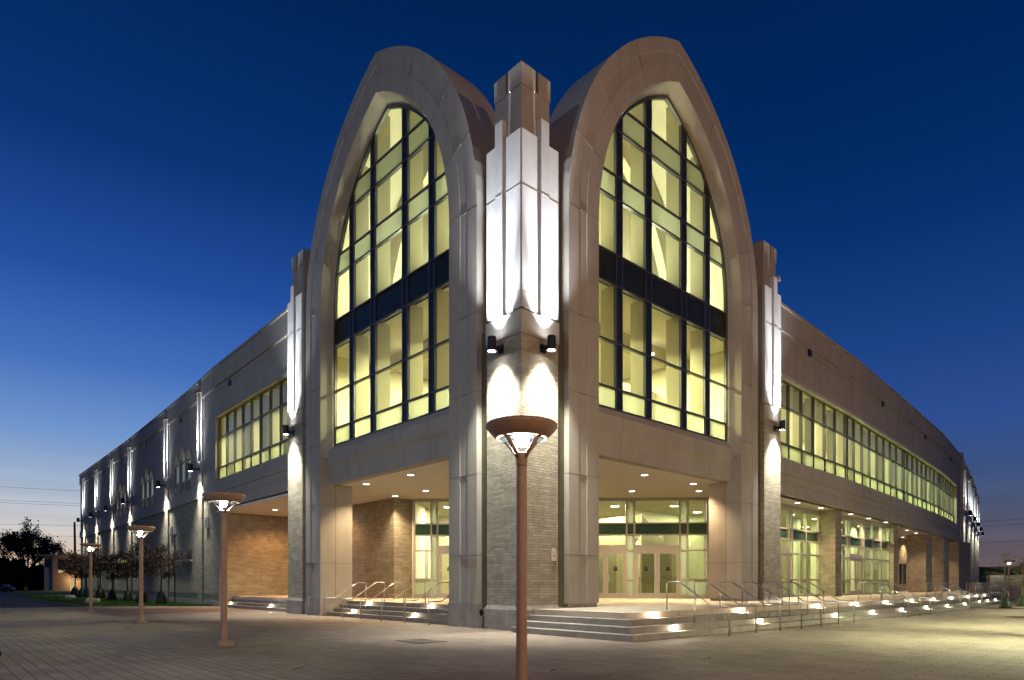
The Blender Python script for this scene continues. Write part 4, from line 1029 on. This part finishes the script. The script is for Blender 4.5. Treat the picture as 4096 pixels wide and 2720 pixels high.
def young_tree(seed, h=4.0, crown_r=1.35):
    rnd = random.Random(seed)
    t = bpy.data.objects.new('young_tree', None); COL.objects.link(t)
    mb = MB(); mb.tube([(0, 0, .3), (.05, .02, 1.6), (.0, -.03, 2.8), (.02, .0, h - .2)], [.05, .045, .03, .01], 7)
    tips = []
    for k in range(34):
        z = 1.6 + (h - 2.2) * rnd.random(); a = rnd.uniform(0, 2 * PI); f = 1 - abs((z - 1.9) / (h - 1.9) - .3) * 1.1
        L_ = crown_r * max(.25, f) * rnd.uniform(.6, 1.1); e = Vector((math.cos(a) * L_, math.sin(a) * L_, z + rnd.uniform(.05, .5) * L_))
        m_ = Vector((e.x * .5, e.y * .5, z + (e.z - z) * .4)); mb.tube([(0, 0, z), m_, e], [.016, .011, .004], 4)
        for j in range(7):
            u = rnd.uniform(.25, 1.05); tips.append(Vector((e.x * u, e.y * u, z + (e.z - z) * u)))
    tr = mb.build('trunk', 'bark', t, smooth=True)
    mb = MB()
    for c in tips:
        for j in range(9):
            leaf_quad(mb, c + Vector((rnd.gauss(0, .16), rnd.gauss(0, .16), rnd.gauss(0, .13))), rnd.uniform(.035, .075), rnd)
    mb.build('crown', 'leaf', t)
    mb = MB(); rings = []
    for r, z in ((.30, .0), (.33, .15), (.29, .4), (.2, .62), (.07, .8), (.05, .85)):
        rings.append([(r * math.cos(2 * PI * i / 14) * (1 + rnd.uniform(-.12, .12)), r * math.sin(2 * PI * i / 14) * (1 + rnd.uniform(-.12, .12)), z + rnd.uniform(-.02, .02) * (z > 0)) for i in range(14)])
    mb.loft(rings, True, True); mb.build('root_bag', 'bag', t, smooth=True)
    return t
TL = [(-1.01, 36.8, 'young brown leaved tree nearest on the lawn, right of the middle lamp post'), (-.79, 43.2, 'young tree partly hidden behind the middle lamp post'), (-.63, 48.5, 'young brown leaved tree on the lawn, left of the middle lamp post'),
      (-.42, 55.7, 'young tree on the lawn with a leaning trunk, under the lit slot window'), (-.28, 61.8, 'young dense crowned tree on the lawn right of the farthest lamp post'),
      (-.2, 69.1, 'young tree hidden behind the farthest left lamp post'), (-.17, 72.2, 'small young tree just left of the farthest lamp post'), (-.12, 77.1, 'last small young tree at the far end of the row')]
protos = [young_tree(11), young_tree(12), young_tree(13)]
for i, (x, y, lab) in enumerate(TL):
    p = protos[i % 3]; o_ = p if i < 3 else copy_tree(p)
    o_.location = (x, y, 0); o_.rotation_euler = (0, 0, i * 1.7); s = 1.2 + .1 * (i % 3 == 1) + .12 * (i > 3); o_.scale = (s, s, s)
    tag(o_, lab, 'tree', 'young trees planted along the brick wing')
def big_tree(name, x, y, h, label, seed, leaves=5200, mat='leafdark', lsz=.26, depth=5, scatter=.55, group='trees beyond the lawn'):
    rnd = random.Random(seed); t = empty(name, (x, y, 0), label, 'tree', group)
    mb = MB(); tips = []
    base = Vector((x, y, 0)); th = h * .28
    mb.tube([base, base + Vector((h * .01, 0, th))], [h * .028, h * .02], 8)
    for k in range(6):
        a = k * 1.05 + rnd.uniform(-.3, .3); d = Vector((math.cos(a) * .75, math.sin(a) * .75, rnd.uniform(.5, 1.1))).normalized()
        grow(mb, base + Vector((0, 0, th * rnd.uniform(.8, 1.0))), d, h * .22, h * .013, depth - 1, tips, rnd, .7, .12, 5)
    grow(mb, base + Vector((0, 0, th)), Vector((0, 0, 1)), h * .22, h * .016, depth - 1, tips, rnd, .6, .15, 5)
    mb.build('trunk', 'bark', t)
    if leaves:
        mb = MB(); tp = [q for q, d in tips if d <= 2]
        for i in range(leaves):
            c = rnd.choice(tp); leaf_quad(mb, c + Vector([rnd.gauss(0, scatter) for _ in range(3)]), rnd.uniform(.5, 1) * lsz, rnd)
        mb.build('crown', mat, t)
    return t
big_tree('broadleaf_tree', 5.0, 171, 17, 'large dark spreading tree silhouetted against the orange sky at left', 5, 8500, lsz=.30, scatter=.5)
big_tree('broadleaf_tree', -8.5, 178, 11, 'low dark tree at the left edge below the big spreading tree', 9, 2600, lsz=.3)
big_tree('broadleaf_tree', 17, 205, 13.5, 'small thin tree rising behind the roof of the two storey house', 15, 900, lsz=.3)
big_tree('broadleaf_tree', 251, 55, 22, 'dark tree on the levee just past the end of the right wing', 21, 2600, lsz=.45, scatter=.9)
big_tree('broadleaf_tree', 268, 27, 13, 'dark tree on the levee above the far lamp glare', 22, 1500, lsz=.4, scatter=.8)
big_tree('broadleaf_tree', 262, 8, 14, 'dark tree on the levee at the right edge', 23, 1500, lsz=.4, scatter=.8)
# dark wood behind
rnd = random.Random(4); mb = MB()
for i in range(19000):
    u = rnd.random(); x = -42 + 54 * u; y = 186 + rnd.uniform(-7, 7) - 10 * u; z = rnd.uniform(0, 1) ** .8 * (6.2 + 1.2 * math.sin(x * .7) + .8 * math.sin(x * 1.9))
    leaf_quad(mb, (x, y, z), rnd.uniform(.35, .7), rnd)
wd = kind(mb.build('undergrowth', 'leafdark'), 'stuff'); wd['label'] = 'dark mass of undergrowth below the trees at left'
# neighbouring house
H = empty('neighbour_house', (13, 160, 0), 'small two storey beige house with flat overhanging roof behind the young trees', 'house')
hv = Vector((.72, .69, 0)); ax = math.radians(43)
def hp(u, w_, z): return (8.2 + u * .743 + w_ * -.669, 155 + u * .669 * -1 + w_ * .743 * 1, z)
def hp(u, w_, z):  # u to the right as seen, w_ away
    r_ = Vector((.738, -.674)); v_ = Vector((.674, .738)); q = Vector((7.6, 154.9)) + r_ * u + v_ * w_; return (q.x, q.y, z)
def hbox(mb, u0, u1, w0, w1, z0, z1):
    vs = [hp(u, w_, z) for z in (z0, z1) for w_ in (w0, w1) for u in (u0, u1)]
    mb.add(vs, [(0, 1, 3, 2), (4, 6, 7, 5), (0, 4, 5, 1), (2, 3, 7, 6), (0, 2, 6, 4), (1, 5, 7, 3)])
mb = MB(); hbox(mb, 0, 12, 0, 9, 0, 7.4); hw = mb.build('wall', 'housewall', H)
mb = MB(); hbox(mb, -2.0, 0, .3, 8, 0, 7.2); mb.build('side_wall', 'houseside', H)
mb = MB(); hbox(mb, -3, 12.6, -.7, 10, 7.42, 7.75); mb.build('roof', 'housewall', H)
for u, wd_, z0, z1, m_ in ((2.4, 2.2, 4.6, 6.6, 'navy'), (-1.2, 1.0, 5.0, 6.8, 'navy')):
    mb = MB(); w0 = -.06 if u > 0 else .24; hbox(mb, u - wd_ / 2, u + wd_ / 2, w0, .35, z0, z1); f = mb.build('window', 'darkmetal', H)
    mb = MB(); hbox(mb, u - wd_ / 2 + .1, u + wd_ / 2 - .1, w0 - .02, w0, z0 + .1, z1 - .1); mb.build('pane', m_, f)
mb = MB(); hbox(mb, 1.3, 2.9, -.1, -.05, 3.9, 4.4); mb.build('lit_window', 'e_house', H)
mb = MB(); hbox(mb, 3.8, 5.1, -.05, .1, .0, 2.6); mb.build('lit_doorway', 'e_house', H)
mb = MB(); hbox(mb, 7.4, 10.3, -.05, .1, .0, 2.6); mb.build('garage_door', 'housewall', H)
lite('POINT', hp(8.8, -2.5, 2.6), 900, (1, .75, .45), H, radius=.2)
lite('POINT', hp(4.4, -1.5, 2.2), 300, (1, .65, .3), H, radius=.2)
# utility poles and wires
mb = MB(); mb.tube([(12.2, 157.6, 0), (12.0, 157.6, 15.2)], [.28, .2], 8); up = tag(mb.build('utility_pole', 'bark'), 'tall dark utility pole close to the far end of the brick wing', 'pole')
mb = MB(); mb.tube([(9.6, 130, 0), (9.6, 130, 8.6)], [.3, .26], 8); tag(mb.build('utility_pole', 'bark'), 'short thick dark pole in front of the beige house', 'pole')
def wire(a, b, sag, label):
    pts = [(a[0] + (b[0] - a[0]) * i / 16, a[1] + (b[1] - a[1]) * i / 16, a[2] + (b[2] - a[2]) * i / 16 - sag * 4 * (i / 16) * (1 - i / 16)) for i in range(17)]
    tag(MB().tube(pts, .028, 4).build('power_line', 'black'), label, 'power line', 'overhead wires')
for (za, zb, lab) in ((14.2, 13.9, 'overhead wire at the top of the utility pole at left'), (11.9, 11.6, 'lower overhead wire crossing behind the dark tree at left'), (20.6, 18.4, 'upper of the sloping overhead wires at the left edge'), (20.0, 17.9, 'lower of the sloping overhead wires at the left edge'), (23.8, 21.0, 'highest overhead wire at the left edge')):
    wire((-32, 186, za + 1.2), (16, 146, zb), .4, lab)
for (za, zb, lab) in ((19, 16.6, 'upper overhead wire over the levee at right'), (17.7, 15.4, 'middle overhead wire over the levee at right'), (13.2, 11.6, 'lowest overhead wire over the levee at right')):
    wire((200, -8, za), (176, 48, zb), .3, lab)
# levee at right
mb = MB(); A = [(150, 75), (290, -120)]; dx, dy = A[1][0] - A[0][0], A[1][1] - A[0][1]; l = math.hypot(dx, dy); nx, ny = -dy / l, dx / l
pr = [(-26, -.02), (-6, 6.6), (2, 7.1), (8, 6.8), (40, -.02)]
# crest line runs across the view beyond the plaza
q = [(265 + 30, 90, 0), (265 - 10, -80, 0)]
rings = []
for (x, y, z) in ((232, 110, 0), (262, -60, 0)): rings.append([(x + o * .98, y + o * .17, zz) for o, zz in pr])
mb.loft(rings, False); kind(mb.build('levee', 'grass'))
# low brick walls at right
tag(MB().prism([(60.2, 1.4), (61.6, .2), (61.9, .55), (60.5, 1.75)], 0, 1.62).build('garden_wall', 'brick'), 'low brick wall between the steps and the far planting', 'wall')
tag(MB().prism([(60.6, .1), (66, -5.6), (66.4, -5.2), (61.0, .5)], 0, 2.3).build('garden_wall', 'brick'), 'taller brick wall behind the bare trees at right', 'wall')
tag(MB().prism([(88, -4), (106, -16), (106.5, -15), (88.5, -3)], 0, 2.0).build('garden_wall', 'brick'), 'distant dim wall at the right edge under the levee', 'wall')
def bare_tree(x, y, label, seed, h=3.4):
    rnd = random.Random(seed); t = empty('bare_tree', (x, y, 0), label, 'tree', 'bare trees with wrapped root balls')
    mb = MB(); mb.tube([(x, y, .4), (x + .03, y, h)], [.045, .012], 6)
    for k in range(46):
        z = 1.15 + (h - 1.3) * rnd.random(); a = rnd.uniform(0, 2 * PI); L_ = (1.9 - (z - 1.1) * .55) * rnd.uniform(.6, 1.1)
        e = (x + math.cos(a) * L_, y + math.sin(a) * L_, z + rnd.uniform(-.05, .5) * L_ * .5)
        mb.tube([(x, y, z), ((x + e[0]) / 2 + rnd.uniform(-.06, .06), (y + e[1]) / 2, (z + e[2]) / 2 + .04), e], [.014, .009, .003], 3)
        for j in range(4):
            u = rnd.uniform(.4, .95); s = Vector((x + (e[0] - x) * u, y + (e[1] - y) * u, z + (e[2] - z) * u)); mb.tube([s, s + Vector((rnd.uniform(-.4, .4), rnd.uniform(-.4, .4), rnd.uniform(0, .3)))], [.006, .003], 3)
    mb.build('trunk', 'twig', t)
    mb = MB(); rings = []
    for r, z in ((.33, .0), (.34, .12), (.27, .4), (.15, .62), (.16, .70), (.05, .72)):
        rings.append([(x + r * math.cos(2 * PI * i / 12) * (1 + rnd.uniform(-.15, .15)), y + r * math.sin(2 * PI * i / 12) * (1 + rnd.uniform(-.15, .15)), z) for i in range(12)])
    mb.loft(rings, True, True); mb.build('root_bag', 'greenbag', t, smooth=True)
bare_tree(34.9, -5.8, 'bare young tree in a green root bag past the last handrails', 31)
bare_tree(40.3, -5.75, 'bare young tree with root bag at the right edge of the picture', 32)
bare_tree(47, -8.5, 'bare young tree farther back at the right edge', 33)
for x, y, r, lab in ((34.9, -5.8, 1.15, 'round bed of brown mulch under the bare tree past the handrails'), (40.3, -5.75, 1.15, 'round bed of brown mulch under the bare tree at the right edge'), (22.6, -9.2, 1.1, 'empty round mulch bed in the paving nearer the camera at right')):
    tag(MB().lathe([(r, .002), (r * .9, .015), (.02, .03)], (x, y, 0), 30).build('mulch_bed', 'soil'), lab, 'mulch bed')
# low things at left
for x, y, h, lab in ((-1.6, 109, 1.1, 'short yellow bollard at the edge of the road at left'), (-.5, 146, 1.2, 'farther short yellow bollard by the dark parking area')):
    tag(MB().lathe([(.22, 0), (.22, h - .1), (.1, h)], (x, y, 0), 10).build('bollard', 'yellow'), lab, 'bollard')
def blob(name, x, y, s, mat, lab, cat, seed):
    rnd = random.Random(seed); bm = bmesh.new(); bmesh.ops.create_icosphere(bm, subdivisions=3, radius=1)
    for v in bm.verts:
        k = 1 + .18 * math.sin(v.co.x * 5 + seed) * math.cos(v.co.y * 4) + rnd.uniform(-.04, .04); v.co = Vector((v.co.x * s[0] * k, v.co.y * s[1] * k, max(0, v.co.z + .5) * s[2] * k))
    me = bpy.data.meshes.new(name); bm.to_mesh(me); bm.free(); me.materials.append(M[mat]); o_ = bpy.data.objects.new(name, me); COL.objects.link(o_); o_.location = (x, y, .003); tag(o_, lab, cat)
blob('plastic_bag', -4.1, 43.5, (.5, .35, .3), 'plastic', 'crumpled pale plastic sack lying on the lawn by the leftmost lamp post', 'sack', 3)
blob('plastic_bag', -2.6, 63, (.45, .3, .25), 'white', 'small white sack lying far back on the lawn', 'sack', 5)
# dark wrapped object at the left edge
eb = empty('equipment_case', (-12.9, 1.2, 0), 'black padded case standing at the bottom left edge of the plaza', 'case')
a_ = Vector((-.738, .674, 0)); 
def cp(u, w_, z): return (-12.72 + .738 * u + .674 * w_, 1.1 - .674 * u + .738 * w_, z)
mb = MB(); ring = lambda w_: [cp(u, w_, z) for u, z in ((-1.5, .01), (-.42, .01), (-.32, .05), (-.28, .11), (-.36, .2), (-.48, .30), (-.8, .4), (-1.5, .42))]
mb.loft([ring(0), ring(.3)], True, True); mb.build('case_body', 'tarp', eb, bevel=.03)
mb = MB(); mb.tube([cp(-1.3, .15, .4), cp(-1.25, .15, .5), cp(-1.0, .15, .5), cp(-.92, .15, .39)], .02, 6); mb.build('handle', 'black', eb)
# parked car at left
def car(x, y, ang, label):
    t = empty('parked_car', (x, y, 0), label, 'car'); ca, sa_ = math.cos(ang), math.sin(ang)
    P_ = lambda u, w_, z: (x + u * ca - w_ * sa_, y + u * sa_ + w_ * ca, z)
    side = [(-2.2, .3), (-2.25, .75), (-2.0, .95), (-1.3, 1.0), (-.7, 1.42), (.6, 1.45), (1.3, 1.0), (2.0, .88), (2.25, .65), (2.2, .3)]
    MB().loft([[P_(u, w_, z) for u, z in side] for w_, k in ((-.85, 1), (-.8, 1), (.8, 1), (.85, 1))], True, True).build('body', 'carpaint', t, bevel=.05)
    glz = [(-1.15, 1.03), (-.68, 1.36), (.55, 1.39), (1.1, 1.03)]
    for w_ in (-.862, .862): mb = MB(); mb.add([P_(u, w_, z) for u, z in glz], [(0, 1, 2, 3)]); mb.build('side_window', 'navy', t)
    for u in (-1.4, 1.4):
        for w_ in (-.8, .8):
            n = 18; MB().loft([[P_(u + .32 * math.cos(2 * PI * i / n), w_ + o_, .32 + .32 * math.sin(2 * PI * i / n)) for i in range(n)] for o_ in (-.1, .1)], True, True).build('wheel', 'black', t)
    for w_ in (-.6, .6): MB().loft([[P_(2.22, w_ + dw, z) for dw, z in ((-.15, .6), (.15, .6), (.15, .72), (-.15, .72))], [P_(2.28, w_ + dw, z) for dw, z in ((-.15, .6), (.15, .6), (.15, .72), (-.15, .72))]], True, True).build('headlight', 'white', t)
car(-9.3, 78, 1.4, 'dark parked car cut off by the left edge beside the lawn')
car(-2.5, 138, -.6, 'dark parked car far back between the bollards and the house')
# wall mounted lamp on a bracket in front of the slot window
wl_ = empty('pole_light', (.6, 39.6, 0), 'small dark pole light standing before the unlit slot window', 'light')
MB().tube([(.6, 39.3, 0), (.6, 39.3, 5.2)], .05, 6).build('pole', 'darkmetal', wl_); MB().box(.4, .8, 38.9, 39.7, 5.2, 5.33).build('lamp_head', 'alu', wl_)
# security camera on the right brick pier and notice on the column
cm_ = empty('security_camera', (17.75, .4, 16.6), 'small security camera on top of the wing next to the right brick pier', 'camera')
MB().box(17.85, 18.15, .25, .45, 16.75, 16.95).build('camera_body', 'alu', cm_, bevel=.01); MB().tube([(18.0, .35, 16.8), (18.0, .5, 16.45), (17.9, .9, 16.2)], .03, 6).build('bracket', 'darkmetal', cm_)
nt_ = empty('notice_sign', (30.44, 2.3, 2.2), 'small white notice on the shaded side of the first brick column', 'sign')
MB().box(30.42, 30.44, 2.15, 2.6, 1.85, 2.75).build('sign_plate', 'alu', nt_)
# ------------------------------------------------------------------ render settings
SC.view_settings.view_transform = 'Standard'; SC.view_settings.look = 'None'; SC.view_settings.exposure = 0; SC.view_settings.gamma = 1
cy = SC.cycles; cy.use_denoising = True; cy.sample_clamp_indirect = 3; cy.sample_clamp_direct = 0
cy.caustics_reflective = False; cy.caustics_refractive = False; cy.max_bounces = 8; cy.diffuse_bounces = 4; cy.transparent_max_bounces = 24
cy.use_light_tree = True
try: cy.denoiser = 'OPENIMAGEDENOISE'
except Exception: pass
